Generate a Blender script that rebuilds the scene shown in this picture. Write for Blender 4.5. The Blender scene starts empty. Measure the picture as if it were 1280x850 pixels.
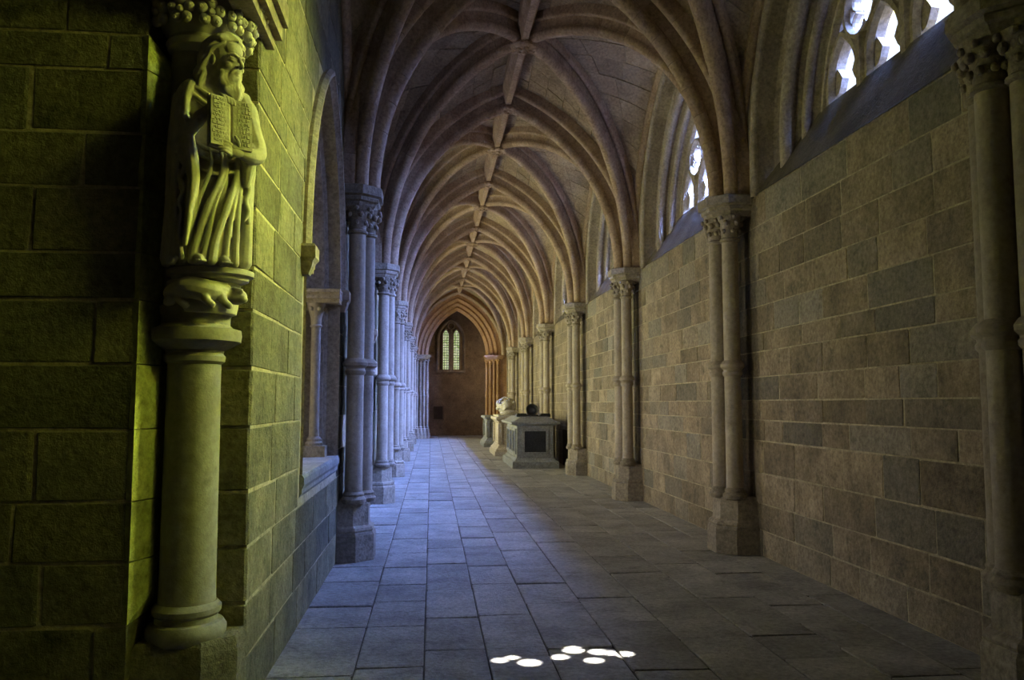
import bpy, bmesh, math, random
from mathutils import Vector, Matrix, geometry
random.seed(7)
PI = math.pi
scene = bpy.context.scene
COL = scene.collection

# ------------------------------------------------------------------ camera
EYE = 1.6
FPX = 1000.0                       # focal length in pixels of the 1280 px frame
PITCH = math.atan(0.080)
YAW = math.atan(0.101 * math.cos(PITCH))
cam_d = bpy.data.cameras.new('camera')
cam_d.sensor_width = 36.0
cam_d.lens = FPX / 1280.0 * 36.0
cam_d.clip_end = 300
cam = bpy.data.objects.new('camera', cam_d)
COL.objects.link(cam)
cam.location = (0, 0, EYE)
cam.rotation_euler = (PI / 2 + PITCH, 0, -YAW)
scene.camera = cam

# ------------------------------------------------------------------ world, sun, exposure
scene.view_settings.view_transform = 'Standard'
scene.view_settings.look = 'None'
scene.view_settings.exposure = 0.2
scene.view_settings.gamma = 1.0
scene.view_settings.use_curve_mapping = False
try:
    scene.cycles.max_bounces = 8
    scene.cycles.diffuse_bounces = 5
    scene.cycles.sample_clamp_indirect = 4.0
except Exception:
    pass

w = bpy.data.worlds.new('sky')
scene.world = w
w.use_nodes = True
nt = w.node_tree
bg = nt.nodes['Background']
tc = nt.nodes.new('ShaderNodeTexCoord')
sep = nt.nodes.new('ShaderNodeSeparateXYZ')
ramp = nt.nodes.new('ShaderNodeValToRGB')
ramp.color_ramp.elements[0].position = 0.0
ramp.color_ramp.elements[0].color = (0.92, 0.95, 1.0, 1)
ramp.color_ramp.elements[1].position = 0.9
ramp.color_ramp.elements[1].color = (0.45, 0.62, 1.0, 1)
nt.links.new(tc.outputs['Generated'], sep.inputs[0])
nt.links.new(sep.outputs['Z'], ramp.inputs[0])
nt.links.new(ramp.outputs[0], bg.inputs[0])
bg.inputs[1].default_value = 1.5

# the sun stands high behind the camera, in line with the gallery
SUN_ELEV = math.radians(56)
sun_d = bpy.data.lights.new('sun', 'SUN')
sun_d.energy = 34.0
sun_d.color = (1.0, 0.97, 0.93)
sun_d.angle = 0.004
sun = bpy.data.objects.new('sun', sun_d)
COL.objects.link(sun)
sun.rotation_euler = (PI / 2 - SUN_ELEV, 0, 0)     # shines towards +Y and down
sun.location = (0, -5, 15)


def area(name, loc, target, sx, sy, power, color, spread=PI):
    d = bpy.data.lights.new(name, 'AREA')
    d.shape = 'RECTANGLE'
    d.size, d.size_y = sx, sy
    d.energy = power
    d.color = color
    d.spread = spread
    o = bpy.data.objects.new(name, d)
    COL.objects.link(o)
    o.location = loc
    o.rotation_euler = (Vector(target) - Vector(loc)).to_track_quat('-Z', 'Y').to_euler()
    return o


# plan of the gallery
WR = 3.50                     # face of the right wall
WL = -0.95                    # face of the left wall
PY = [4.18, 8.65, 13.40, 18.15, 22.90, 27.65, 32.40]   # shafts
YEND = 37.2                   # end arch
PYA = [0.38] + PY + [YEND]  # unseen first bay, its window placed to pass the added green light

# daylight standing outside the openings
SKY_BLUE = (0.23, 0.37, 1.0)
GARTH = (1.0, 0.84, 0.40)
for i in range(1, len(PYA) - 1):
    yc = (PYA[i] + PYA[i + 1]) / 2
    area('sky_window_light', (4.52, yc - .35, 6.08), (1.8, yc, 0.6), 2.8, 1.8, (0, 1500, 11000, 14500, 14500, 13500, 13500, 13500)[i], SKY_BLUE, math.radians(140))
    area('garth_light', (-2.25, yc + (0.6 if i == 1 else 0), 1.9), (3.2, yc, 2.1 if i < 3 else 3.3), 2.2, 1.7, (0, 19, 50, 120, 190, 200, 200, 200)[i], GARTH if i < 3 else (1.0, 0.93, 0.42), math.radians(115 if i < 3 else 160))
ADDED_GREEN = (0.75, 0.85, 0.08)  # yellow-green lamps added to light the saint's corner, source unknown
area('added_green_light', (4.50, 6.1, 5.5), (-1.0, 4.7, 2.75), 1.0, 0.8, 190, ADDED_GREEN, math.radians(45))
area('added_green_light', (5.0, 2.9, 5.5), (-1.1, 4.35, 2.2), 1.7, 1.3, 210, ADDED_GREEN, math.radians(70))
area('corner_fill', (4.6, 1.6, 5.5), (-2.4, 4.0, 2.4), 1.6, 1.2, 75, (0.9, 0.8, 0.25))  # olive fill added for the corner wall, no known source
area('chapel_fill', (3.3, 38.9, 3.6), (1.0, 41.2, 2.4), 0.8, 1.4, 22, (1.0, 0.72, 0.42))  # warm fill added to brighten the end wall, source unseen


# ------------------------------------------------------------------ materials
MATS = {}


def stone(name, c1, c2, rough=0.85, bump=0.35, scale=1.0, vary=0.25, stain=0.5, stain_col=(0.03, 0.03, 0.025), spec=0.25, metallic=0.0, grain=0.4, tint2=None):
    m = bpy.data.materials.new(name)
    m.use_nodes = True
    n, l = m.node_tree.nodes, m.node_tree.links
    b = n['Principled BSDF']
    geo = n.new('ShaderNodeNewGeometry')
    oi = n.new('ShaderNodeObjectInfo')
    off = n.new('ShaderNodeVectorMath'); off.operation = 'SCALE'
    comb = n.new('ShaderNodeCombineXYZ')
    l.new(oi.outputs['Random'], comb.inputs[0]); l.new(oi.outputs['Random'], comb.inputs[1])
    off.inputs[3].default_value = 7.0
    l.new(comb.outputs[0], off.inputs[0])
    add = n.new('ShaderNodeVectorMath'); add.operation = 'ADD'
    l.new(geo.outputs['Position'], add.inputs[0]); l.new(off.outputs[0], add.inputs[1])
    n1 = n.new('ShaderNodeTexNoise'); n1.inputs['Scale'].default_value = 2.2 * scale; n1.inputs['Detail'].default_value = 6; n1.inputs['Roughness'].default_value = 0.65
    n2 = n.new('ShaderNodeTexNoise'); n2.inputs['Scale'].default_value = 26 * scale; n2.inputs['Detail'].default_value = 5; n2.inputs['Roughness'].default_value = 0.7
    n3 = n.new('ShaderNodeTexNoise'); n3.inputs['Scale'].default_value = 4.5 * scale; n3.inputs['Detail'].default_value = 8; n3.inputs['Roughness'].default_value = 0.75
    for q in (n1, n2, n3):
        l.new(add.outputs[0], q.inputs['Vector'])
    r = n.new('ShaderNodeValToRGB')
    r.color_ramp.elements[0].position = 0.35; r.color_ramp.elements[0].color = (*c1, 1)
    r.color_ramp.elements[1].position = 0.68; r.color_ramp.elements[1].color = (*c2, 1)
    l.new(n1.outputs[0], r.inputs[0])
    # grain
    mr = n.new('ShaderNodeMapRange'); mr.inputs[1].default_value = 0.3; mr.inputs[2].default_value = 0.7; mr.inputs[3].default_value = 1 - grain; mr.inputs[4].default_value = 1 + grain
    l.new(n2.outputs[0], mr.inputs[0])
    # value of each stone
    mr2 = n.new('ShaderNodeMapRange'); mr2.inputs[3].default_value = 1 - vary; mr2.inputs[4].default_value = 1 + vary
    l.new(oi.outputs['Random'], mr2.inputs[0])
    mul = n.new('ShaderNodeMath'); mul.operation = 'MULTIPLY'
    l.new(mr.outputs[0], mul.inputs[0]); l.new(mr2.outputs[0], mul.inputs[1])
    base = r.outputs[0]
    if tint2:
        m7 = n.new('ShaderNodeMath'); m7.operation = 'MULTIPLY'; m7.inputs[1].default_value = 7.31
        fr_ = n.new('ShaderNodeMath'); fr_.operation = 'FRACT'
        m8 = n.new('ShaderNodeMapRange'); m8.inputs[1].default_value = 0.45; m8.inputs[2].default_value = 0.9; m8.inputs[3].default_value = 0.0; m8.inputs[4].default_value = 0.6
        l.new(oi.outputs['Random'], m7.inputs[0]); l.new(m7.outputs[0], fr_.inputs[0]); l.new(fr_.outputs[0], m8.inputs[0])
        mt = n.new('ShaderNodeMix'); mt.data_type = 'RGBA'
        l.new(m8.outputs[0], mt.inputs[0]); l.new(r.outputs[0], mt.inputs[6]); mt.inputs[7].default_value = (*tint2, 1)
        base = mt.outputs[2]
    vm = n.new('ShaderNodeVectorMath'); vm.operation = 'SCALE'
    l.new(base, vm.inputs[0]); l.new(mul.outputs[0], vm.inputs[3])
    # stains and lichen
    mr3 = n.new('ShaderNodeMapRange'); mr3.inputs[1].default_value = 0.54; mr3.inputs[2].default_value = 0.68; mr3.inputs[3].default_value = 0.0; mr3.inputs[4].default_value = stain
    l.new(n3.outputs[0], mr3.inputs[0])
    mx = n.new('ShaderNodeMix'); mx.data_type = 'RGBA'
    l.new(mr3.outputs[0], mx.inputs[0]); l.new(vm.outputs[0], mx.inputs[6]); mx.inputs[7].default_value = (*stain_col, 1)
    l.new(mx.outputs[2], b.inputs['Base Color'])
    b.inputs['Roughness'].default_value = rough
    b.inputs['Specular IOR Level'].default_value = spec
    b.inputs['Metallic'].default_value = metallic
    if bump:
        s = n.new('ShaderNodeMath'); s.operation = 'ADD'
        l.new(n2.outputs[0], s.inputs[0]); l.new(n3.outputs[0], s.inputs[1])
        bp = n.new('ShaderNodeBump'); bp.inputs['Strength'].default_value = bump; bp.inputs['Distance'].default_value = 0.03
        l.new(s.outputs[0], bp.inputs['Height']); l.new(bp.outputs[0], b.inputs['Normal'])
    MATS[name] = m
    return m


stone('ashlar', (0.17, 0.138, 0.102), (0.35, 0.28, 0.20), tint2=(0.185, 0.18, 0.162), vary=0.28, stain=0.6, bump=0.8, stain_col=(0.05, 0.055, 0.045))
stone('mortar', (0.32, 0.275, 0.19), (0.46, 0.395, 0.28), vary=0.0, stain=0.5, bump=0.4)
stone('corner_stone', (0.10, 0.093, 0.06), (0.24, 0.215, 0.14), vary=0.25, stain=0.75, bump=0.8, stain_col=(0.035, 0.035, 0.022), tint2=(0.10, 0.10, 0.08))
stone('shaft_stone', (0.29, 0.245, 0.20), (0.40, 0.345, 0.285), grain=0.2, vary=0.12, stain=0.4, bump=0.25, stain_col=(0.09, 0.075, 0.06))
stone('base_stone', (0.21, 0.18, 0.145), (0.34, 0.29, 0.235), vary=0.15, stain=0.5, bump=0.4, stain_col=(0.05, 0.045, 0.04))
stone('rib_stone', (0.27, 0.185, 0.13), (0.42, 0.315, 0.235), vary=0.07, stain=0.35, bump=0.3, stain_col=(0.10, 0.06, 0.045))
stone('web_stone', (0.23, 0.17, 0.12), (0.37, 0.29, 0.21), vary=0.18, stain=0.4, bump=0.4, stain_col=(0.06, 0.05, 0.04))
stone('web_joint', (0.27, 0.23, 0.17), (0.34, 0.29, 0.22), vary=0.0, stain=0.3, bump=0.3)
stone('paving', (0.22, 0.21, 0.20), (0.43, 0.41, 0.385), rough=0.5, vary=0.2, stain=0.6, stain_col=(0.06, 0.055, 0.05), bump=0.7, spec=0.45)
stone('dirt', (0.05, 0.046, 0.04), (0.12, 0.11, 0.095), vary=0.0, stain=0.3, bump=0.3)
stone('statue_stone', (0.40, 0.37, 0.33), (0.52, 0.49, 0.44), vary=0.0, stain=0.3, bump=0.12, stain_col=(0.18, 0.16, 0.12), scale=0.8, grain=0.15)
stone('column_stone', (0.23, 0.21, 0.18), (0.33, 0.305, 0.265), vary=0.0, stain=0.5, bump=0.2, stain_col=(0.10, 0.09, 0.07), scale=0.8, grain=0.2)
stone('lit_arris_stone', (0.26, 0.27, 0.10), (0.44, 0.44, 0.18), vary=0.12, stain=0.4, bump=0.5)  # chamfer strip: the green light falling on it is put into the colour
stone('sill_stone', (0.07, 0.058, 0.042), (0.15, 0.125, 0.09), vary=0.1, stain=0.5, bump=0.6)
stone('window_stone', (0.24, 0.195, 0.155), (0.37, 0.31, 0.255), vary=0.1, stain=0.45, bump=0.3, stain_col=(0.07, 0.05, 0.04))
stone('orange_stone', (0.30, 0.17, 0.09), (0.45, 0.27, 0.15), vary=0.2, stain=0.4, bump=0.3, stain_col=(0.10, 0.06, 0.04))
stone('end_wall_stone', (0.16, 0.115, 0.075), (0.26, 0.19, 0.125), vary=0.25, stain=0.5, bump=0.4)
stone('tomb_grey', (0.19, 0.195, 0.20), (0.27, 0.275, 0.28), vary=0.0, stain=0.3, bump=0.15)
stone('tomb_cream', (0.36, 0.31, 0.25), (0.48, 0.43, 0.36), vary=0.0, stain=0.3, bump=0.15, stain_col=(0.2, 0.16, 0.12))
stone('tomb_white', (0.40, 0.37, 0.33), (0.50, 0.48, 0.44), vary=0.0, stain=0.25, bump=0.12, stain_col=(0.25, 0.22, 0.18))
stone('plaque', (0.018, 0.02, 0.024), (0.035, 0.038, 0.045), rough=0.4, vary=0.0, stain=0.2, bump=0.1)
stone('bronze', (0.02, 0.021, 0.024), (0.05, 0.05, 0.052), rough=0.35, vary=0.0, stain=0.2, bump=0.1, spec=0.5)
stone('lead', (0.02, 0.02, 0.02), (0.05, 0.05, 0.045), rough=0.6, vary=0.0, stain=0.1, bump=0.0)
stone('old_wood', (0.035, 0.024, 0.015), (0.07, 0.05, 0.03), rough=0.7, vary=0.1, stain=0.3, bump=0.2)
stone('roof_stone', (0.2, 0.17, 0.13), (0.28, 0.24, 0.19), vary=0.0)

gm = bpy.data.materials.new('lawn'); gm.use_nodes = True
_n, _l = gm.node_tree.nodes, gm.node_tree.links
_t = _n.new('ShaderNodeTexNoise'); _t.inputs['Scale'].default_value = 3; _t.inputs['Detail'].default_value = 8
_r = _n.new('ShaderNodeValToRGB'); _r.color_ramp.elements[0].color = (0.07, 0.13, 0.02, 1); _r.color_ramp.elements[1].color = (0.2, 0.27, 0.05, 1)
_l.new(_t.outputs[0], _r.inputs[0]); _l.new(_r.outputs[0], _n['Principled BSDF'].inputs['Base Color'])
_n['Principled BSDF'].inputs['Roughness'].default_value = 0.9
MATS['lawn'] = gm

gl = bpy.data.materials.new('leaded_glass'); gl.use_nodes = True     # leaded glass; an added glow stands in for daylight behind it
_n, _l = gl.node_tree.nodes, gl.node_tree.links
_b = _n['Principled BSDF']
_g = _n.new('ShaderNodeNewGeometry')
_t = _n.new('ShaderNodeTexNoise'); _t.inputs['Scale'].default_value = 9
_l.new(_g.outputs['Position'], _t.inputs['Vector'])
_r = _n.new('ShaderNodeValToRGB'); _r.color_ramp.elements[0].position = .35; _r.color_ramp.elements[0].color = (0.42, 0.58, 0.2, 1)
_r.color_ramp.elements[1].position = .65; _r.color_ramp.elements[1].color = (0.85, 0.92, 0.66, 1)
_l.new(_t.outputs[0], _r.inputs[0]); _l.new(_r.outputs[0], _b.inputs['Base Color'])
_b.inputs['Roughness'].default_value = 0.25
_l.new(_r.outputs[0], _b.inputs['Emission Color'])
_b.inputs['Emission Strength'].default_value = 0.55
MATS['leaded_glass'] = gl


# ------------------------------------------------------------------ mesh helpers
class MB:
    def __init__(s):
        s.v, s.f = [], []

    def add(s, vs, fs):
        o = len(s.v)
        s.v += [tuple(p) for p in vs]
        s.f += [tuple(i + o for i in f) for f in fs]

    def box(s, x0, x1, y0, y1, z0, z1):
        s.add([(x0, y0, z0), (x1, y0, z0), (x1, y1, z0), (x0, y1, z0), (x0, y0, z1), (x1, y0, z1), (x1, y1, z1), (x0, y1, z1)],
              [(3, 2, 1, 0), (4, 5, 6, 7), (0, 1, 5, 4), (1, 2, 6, 5), (2, 3, 7, 6), (3, 0, 4, 7)])

    def rings(s, rings, closed=True, cap=True):
        """rings of equal length joined to a skin; closed: each ring is a loop"""
        n = len(rings[0]); vs = [p for r in rings for p in r]; fs = []
        for a in range(len(rings) - 1):
            for i in range(n if closed else n - 1):
                j = (i + 1) % n
                fs.append((a * n + i, a * n + j, (a + 1) * n + j, (a + 1) * n + i))
        if cap and closed:
            fs.append(tuple(reversed(range(n)))); fs.append(tuple(range((len(rings) - 1) * n, len(rings) * n)))
        s.add(vs, fs)

    def lathe(s, prof, cx=0, cy=0, n=24, a0=0, cap=True):
        s.rings([[(cx + r * math.cos(a0 + 2 * PI * i / n), cy + r * math.sin(a0 + 2 * PI * i / n), z) for i in range(n)] for r, z in prof], True, cap)

    def stack(s, poly, levels, cx=0, cy=0):
        """poly (x,y) scaled about (cx,cy) at each (scale,z)"""
        s.rings([[(cx + (x - cx) * k, cy + (y - cy) * k, z) for x, y in poly] for k, z in levels])

    def ball(s, c, r, rot=None, nu=14, nv=9):
        rings = []
        if not hasattr(r, '__len__'):
            r = (r, r, r)
        for j in range(1, nv):
            t = PI * j / nv
            ring = []
            for i in range(nu):
                p = 2 * PI * i / nu
                q = Vector((r[0] * math.sin(t) * math.cos(p), r[1] * math.sin(t) * math.sin(p), -r[2] * math.cos(t)))
                if rot is not None:
                    q = rot @ q
                ring.append((c[0] + q.x, c[1] + q.y, c[2] + q.z))
            rings.append(ring)
        s.rings(rings)

    def tube(s, pts, rad, n=10, ends=True):
        """round tube through pts, radius a number or a list"""
        P = [Vector(p) for p in pts]
        if not hasattr(rad, '__len__'):
            rad = [rad] * len(P)
        rings = []
        ref = None
        for i, p in enumerate(P):
            t = (P[min(i + 1, len(P) - 1)] - P[max(i - 1, 0)]).normalized()
            if ref is None:
                ref = Vector((0, 0, 1)) if abs(t.z) < 0.9 else Vector((1, 0, 0))
            u = (ref - t * ref.dot(t)).normalized(); v = t.cross(u); ref = u
            rings.append([tuple(p + (u * math.cos(2 * PI * k / n) + v * math.sin(2 * PI * k / n)) * rad[i]) for k in range(n)])
            if ends and i == 0:
                e = [tuple(p - t * rad[0] * 0.7 + (u * math.cos(2 * PI * k / n) + v * math.sin(2 * PI * k / n)) * rad[0] * 0.6) for k in range(n)]
                rings.insert(0, e)
            if ends and i == len(P) - 1:
                rings.append([tuple(p + t * rad[-1] * 0.7 + (u * math.cos(2 * PI * k / n) + v * math.sin(2 * PI * k / n)) * rad[-1] * 0.6) for k in range(n)])
        s.rings(rings)

    def mesh(s, name):
        me = bpy.data.meshes.new(name)
        me.from_pydata(s.v, [], s.f)
        bm = bmesh.new(); bm.from_mesh(me)
        bmesh.ops.recalc_face_normals(bm, faces=bm.faces)
        bm.to_mesh(me); bm.free()
        return me

    def obj(s, name, mat, parent=None, smooth=False, angle=None, kind=None):
        me = s.mesh(name)
        return link(name, me, mat, parent, smooth, kind)


def link(name, me, mat, parent=None, smooth=False, kind=None):
    if mat and not me.materials:
        me.materials.append(MATS[mat])
    if smooth and len(me.polygons):
        me.polygons.foreach_set('use_smooth', [True] * len(me.polygons))
        try:
            me.set_sharp_from_angle(angle=math.radians(38))
        except Exception:
            pass
    o = bpy.data.objects.new(name, me)
    COL.objects.link(o)
    if parent:
        o.parent = parent
    if kind:
        o['kind'] = kind
    return o


def empty(name, loc=(0, 0, 0), rz=0, label=None, cat=None, group=None, kind=None):
    o = bpy.data.objects.new(name, None)
    COL.objects.link(o)
    o.location = loc
    o.rotation_euler = (0, 0, rz)
    o.empty_display_size = 0.1
    tag(o, label, cat, group, kind)
    return o


def tag(o, label=None, cat=None, group=None, kind=None):
    if label: o['label'] = label
    if cat: o['category'] = cat
    if group: o['group'] = group
    if kind: o['kind'] = kind
    return o


def copy_tree(o, parent=None):
    c = o.copy(); COL.objects.link(c); c.parent = parent
    for ch in list(o.children):
        copy_tree(ch, c)
    return c


# unit stones: a few uneven bevelled blocks that every wall and floor shares
def unit_stone(k):
    rnd = random.Random(100 + k)
    bm = bmesh.new()
    bmesh.ops.create_cube(bm, size=1.0)
    for v in bm.verts:
        v.co.x += rnd.uniform(-.012, .004) * (1 if v.co.x > 0 else -1)
        v.co.y += rnd.uniform(-.02, .006) * (1 if v.co.y > 0 else -1)
    bmesh.ops.bevel(bm, geom=[e for e in bm.edges if any(v.co.z > 0 for v in e.verts)], offset=0.022, segments=1, affect='EDGES')
    for v in bm.verts:
        if v.co.z > 0:
            v.co.z += rnd.uniform(-.010, .010)
    me = bpy.data.meshes.new('stone')
    bm.to_mesh(me); bm.free()
    return me


UNIT = {}


def place_stone(name, mat, parent, origin, ux, uy, un, a0, a1, b0, b1, depth, proud, rnd, gap=0.006):
    """a block on a plane: spans a0..a1 along ux, b0..b1 along uy, its face proud of the plane along un"""
    key = (mat, rnd.randrange(8))
    if key not in UNIT:
        UNIT[key] = unit_stone(key[1]); UNIT[key].materials.append(MATS[mat])
    o = bpy.data.objects.new(name, UNIT[key])
    COL.objects.link(o)
    pr = proud * rnd.uniform(0.5, 1.3)
    ux, uy, un = Vector(ux), Vector(uy), Vector(un)
    c = Vector(origin) + ux * (a0 + a1) / 2 + uy * (b0 + b1) / 2 + un * (pr - depth / 2)
    if rnd.random() < 0.5 and abs(ux.cross(uy).dot(un) - 1) < 1e-3:
        ux, uy = -ux, -uy
    M = Matrix.Identity(4)
    la, lb = abs(a1 - a0) - gap, abs(b1 - b0) - gap
    for i in range(3):
        M[i][0], M[i][1], M[i][2], M[i][3] = ux[i] * la, uy[i] * lb, un[i] * depth, c[i]
    o.matrix_local = M
    o.parent = parent
    return o


def joined_stones(name, mat, parent, rects, origin, ux, uy, un, depth, proud, rnd, gap=0.006):
    """far pieces: still blocks, joined into one part"""
    mb = MB(); ux, uy, un, O = Vector(ux), Vector(uy), Vector(un), Vector(origin)
    for a0, a1, b0, b1 in rects:
        pr = proud * rnd.uniform(.5, 1.3); g = gap / 2
        c = [(a0 + g, b0 + g), (a1 - g, b0 + g), (a1 - g, b1 - g), (a0 + g, b1 - g)]
        mb.add([O + ux * a + uy * b + un * (pr - depth) for a, b in c] + [O + ux * a + uy * b + un * pr for a, b in c],
               [(4, 5, 6, 7), (0, 1, 5, 4), (1, 2, 6, 5), (2, 3, 7, 6), (3, 0, 4, 7)])
    o = mb.obj(name, mat, parent, kind='stuff')
    return o


# ------------------------------------------------------------------ arches
def arch_pts(wd, spring, rise, n=14, inset=0.0, zbase=None):
    """half-widths and heights of a pointed opening, left foot over the point to right foot: list of (u,z)"""
    c = (rise * rise - wd * wd) / (2 * wd); R = wd + c
    r = R - inset
    ap = math.sqrt(max(r * r - c * c, 1e-6)); tmax = math.atan2(ap, c)
    half = [(r * math.cos(tmax * i / n) - c, spring + r * math.sin(tmax * i / n)) for i in range(n + 1)]
    half[-1] = (0.0, spring + ap)
    pts = [(-u, z) for u, z in half] + [(u, z) for u, z in reversed(half[:-1])]
    if zbase is not None:
        pts = [(-(wd - inset), zbase)] + pts + [(wd - inset, zbase)]
    return pts


def opening_skin(mb, wd, spring, rise, prof, tf, n=14, sill=True, foot=True):
    """skin through rings (inset, depth, zbase) of a pointed opening; tf(u,z,d)->xyz"""
    rs = [[tf(u, z, d) for u, z in arch_pts(wd, spring, rise, n, ins, zb if foot else None)] for ins, d, zb in prof]
    mb.rings(rs, closed=False, cap=False)
    if sill:
        L = [r[0] for r in rs]; Rr = [r[-1] for r in rs]
        mb.rings([L, Rr], closed=False, cap=False)


def pierced_wall(mb, segs, tf, ztop, thick, n=14):
    """wall along a: segs = list of (a0,a1,None) solid or (a0,a1,dict(wd,spring,rise,zb, wd2, ins2, zb2)) pierced; both faces"""
    for a0, a1, op in segs:
        if op is None:
            mbq(mb, tf, a0, a1, 0, ztop, 0); mbq(mb, tf, a0, a1, 0, ztop, thick)
        else:
            ac = op.get('ac', (a0 + a1) / 2)
            for d, ins, zb in ((0, op.get('ins1', 0), op['zb']), (thick, op['ins2'], op['zb2'])):
                P = arch_pts(op['wd'], op['spring'], op['rise'], n, ins, zb)
                lo, hi = ac + P[0][0], ac + P[-1][0]
                mbq(mb, tf, a0, lo, 0, ztop, d); mbq(mb, tf, hi, a1, 0, ztop, d)
                mbq(mb, tf, lo, hi, 0, zb, d)
                for (u0, z0), (u1, z1) in zip(P, P[1:]):
                    if abs(u1 - u0) > 1e-6:
                        mb.add([tf(ac + u0, z0, d), tf(ac + u1, z1, d), tf(ac + u1, ztop, d), tf(ac + u0, ztop, d)], [(0, 1, 2, 3)])


def mbq(mb, tf, a0, a1, z0, z1, d):
    mb.add([tf(a0, z0, d), tf(a1, z0, d), tf(a1, z1, d), tf(a0, z1, d)], [(0, 1, 2, 3)])


# ------------------------------------------------------------------ floor
rnd = random.Random(3)
fl = MB(); fl.box(-6.6, 4.3, -1.6, 41.8, -0.30, -0.015)
floor = fl.obj('floor', 'dirt'); tag(floor, 'worn grey stone paving of the gallery', 'floor', kind='structure')
X_STRIPS = [-0.97, -0.45, -0.03, 0.37, 0.77, 1.22, 1.70, 2.22, 2.70, 3.16, 3.55]
slabs = []
for k in range(len(X_STRIPS) - 1):
    y = 2.6 + rnd.uniform(0, .6)
    while y < YEND + 3.6:
        L = rnd.choice([.55, .7, .8, .95, 1.15]) * rnd.uniform(.9, 1.1)
        slabs.append((X_STRIPS[k], X_STRIPS[k + 1], y, min(y + L, 41.2)))
        y += L
for xx in range(-12, -2):
    y = -1.4
    while y < 3.8 and xx > -20:
        slabs.append((xx * .5, xx * .5 + .5, y, y + .9)) if False else None
        y += .9
slabs.sort(key=lambda s: s[2])
vis = [s for s in slabs if s[3] > 4.2]
near, far = vis[:290], vis[290:] + [s for s in slabs if s[3] <= 4.2]
for s in near:
    o = place_stone('paving_stone', 'paving', floor, (0, 0, -0.012), (1, 0, 0), (0, 1, 0), (0, 0, 1), s[0], s[1], s[2], s[3], .12, .010, rnd, gap=.007)
    o.rotation_euler.x += rnd.uniform(-.004, .004); o.rotation_euler.y += rnd.uniform(-.006, .006)
joined_stones('paving_courses', 'paving', floor, far, (0, 0, -0.012), (1, 0, 0), (0, 1, 0), (0, 0, 1), .1, .012, rnd, gap=.012)


# ------------------------------------------------------------------ right wall with its windows
TR = lambda a, z, d: (WR + d, a, z)
WIN = dict(wd=1.77, spring=4.30, rise=2.42, zb=3.87, ins1=0.0, ins2=0.50, zb2=4.40)
SX = 0.42                    # depth of the tracery behind the wall face
mb = MB()
segs = [(-1.6, PYA[0], None)]
for i in range(len(PYA) - 1):
    a0, a1 = PYA[i], PYA[i + 1]
    op = dict(WIN); op['ac'] = (a0 + a1) / 2
    segs.append((a0, a1, op))
segs.append((YEND, 41.8, None))
pierced_wall(mb, segs, TR, 7.45, 0.75)
wall_right = mb.obj('wall_right', 'mortar')
tag(wall_right, 'tall ashlar wall of the gallery below the traceried windows', 'wall', kind='structure')
# courses, heights read off the photograph
C_R = [0, .27, .55, .87, 1.21, 1.43, 1.64, 1.89, 2.16, 2.36, 2.65, 2.93, 3.22, 3.52, 3.86]
rects = []
for k in range(len(C_R) - 1):
    y = -1.55 + rnd.uniform(0, .3)
    while y < YEND:
        L = rnd.uniform(.42, .88) * (1.1 if C_R[k + 1] - C_R[k] > .3 else 1.0)
        rects.append((y, min(y + L, YEND), C_R[k], C_R[k + 1]))
        y += L
NICHE = (19.75, 21.3, 0.0, 0.93)
rects = [r for r in rects if not (r[1] > NICHE[0] and r[0] < NICHE[1] and r[2] < NICHE[3] - .1)]
behind = [r for r in rects if r[1] <= 4.4]
rects = [r for r in rects if r[1] > 4.4]
rects.sort(key=lambda r: r[0])
for r in rects[:300]:
    place_stone('stone', 'ashlar', wall_right, (WR, 0, 0), (0, 1, 0), (0, 0, 1), (-1, 0, 0), r[0], r[1], r[2], r[3], .12, .007, rnd, gap=.010)
joined_stones('stone_courses', 'ashlar', wall_right, rects[300:] + behind, (WR, 0, 0), (0, 1, 0), (0, 0, 1), (-1, 0, 0), .1, .007, rnd, gap=.011)


def bar_tracery(mb, pts, wd, d0, d1, tf):
    """chamfered stone bar following pts (u,z) in the window plane"""
    n = len(pts); rings = []
    for i in range(n):
        a = Vector(pts[max(i - 1, 0)]); b = Vector(pts[min(i + 1, n - 1)])
        t = (b - a).normalized(); nn = Vector((-t.y, t.x)); p = Vector(pts[i])
        prof = [(-.5, .25), (-.18, 0), (.18, 0), (.5, .25), (.5, .75), (.18, 1), (-.18, 1), (-.5, .75)]
        rings.append([tf(*(p + nn * wd * q), d0 + (d1 - d0) * e) for q, e in prof])
    mb.rings(rings)


def arc(cx, cz, r, a0, a1, n=10):
    return [(cx + r * math.cos(math.radians(a0 + (a1 - a0) * i / n)), cz + r * math.sin(math.radians(a0 + (a1 - a0) * i / n))) for i in range(n + 1)]


def lancet(cx, hw, spring, rise, n=8):
    return [(cx + u, z) for u, z in arch_pts(hw, spring, rise, n)]


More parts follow.
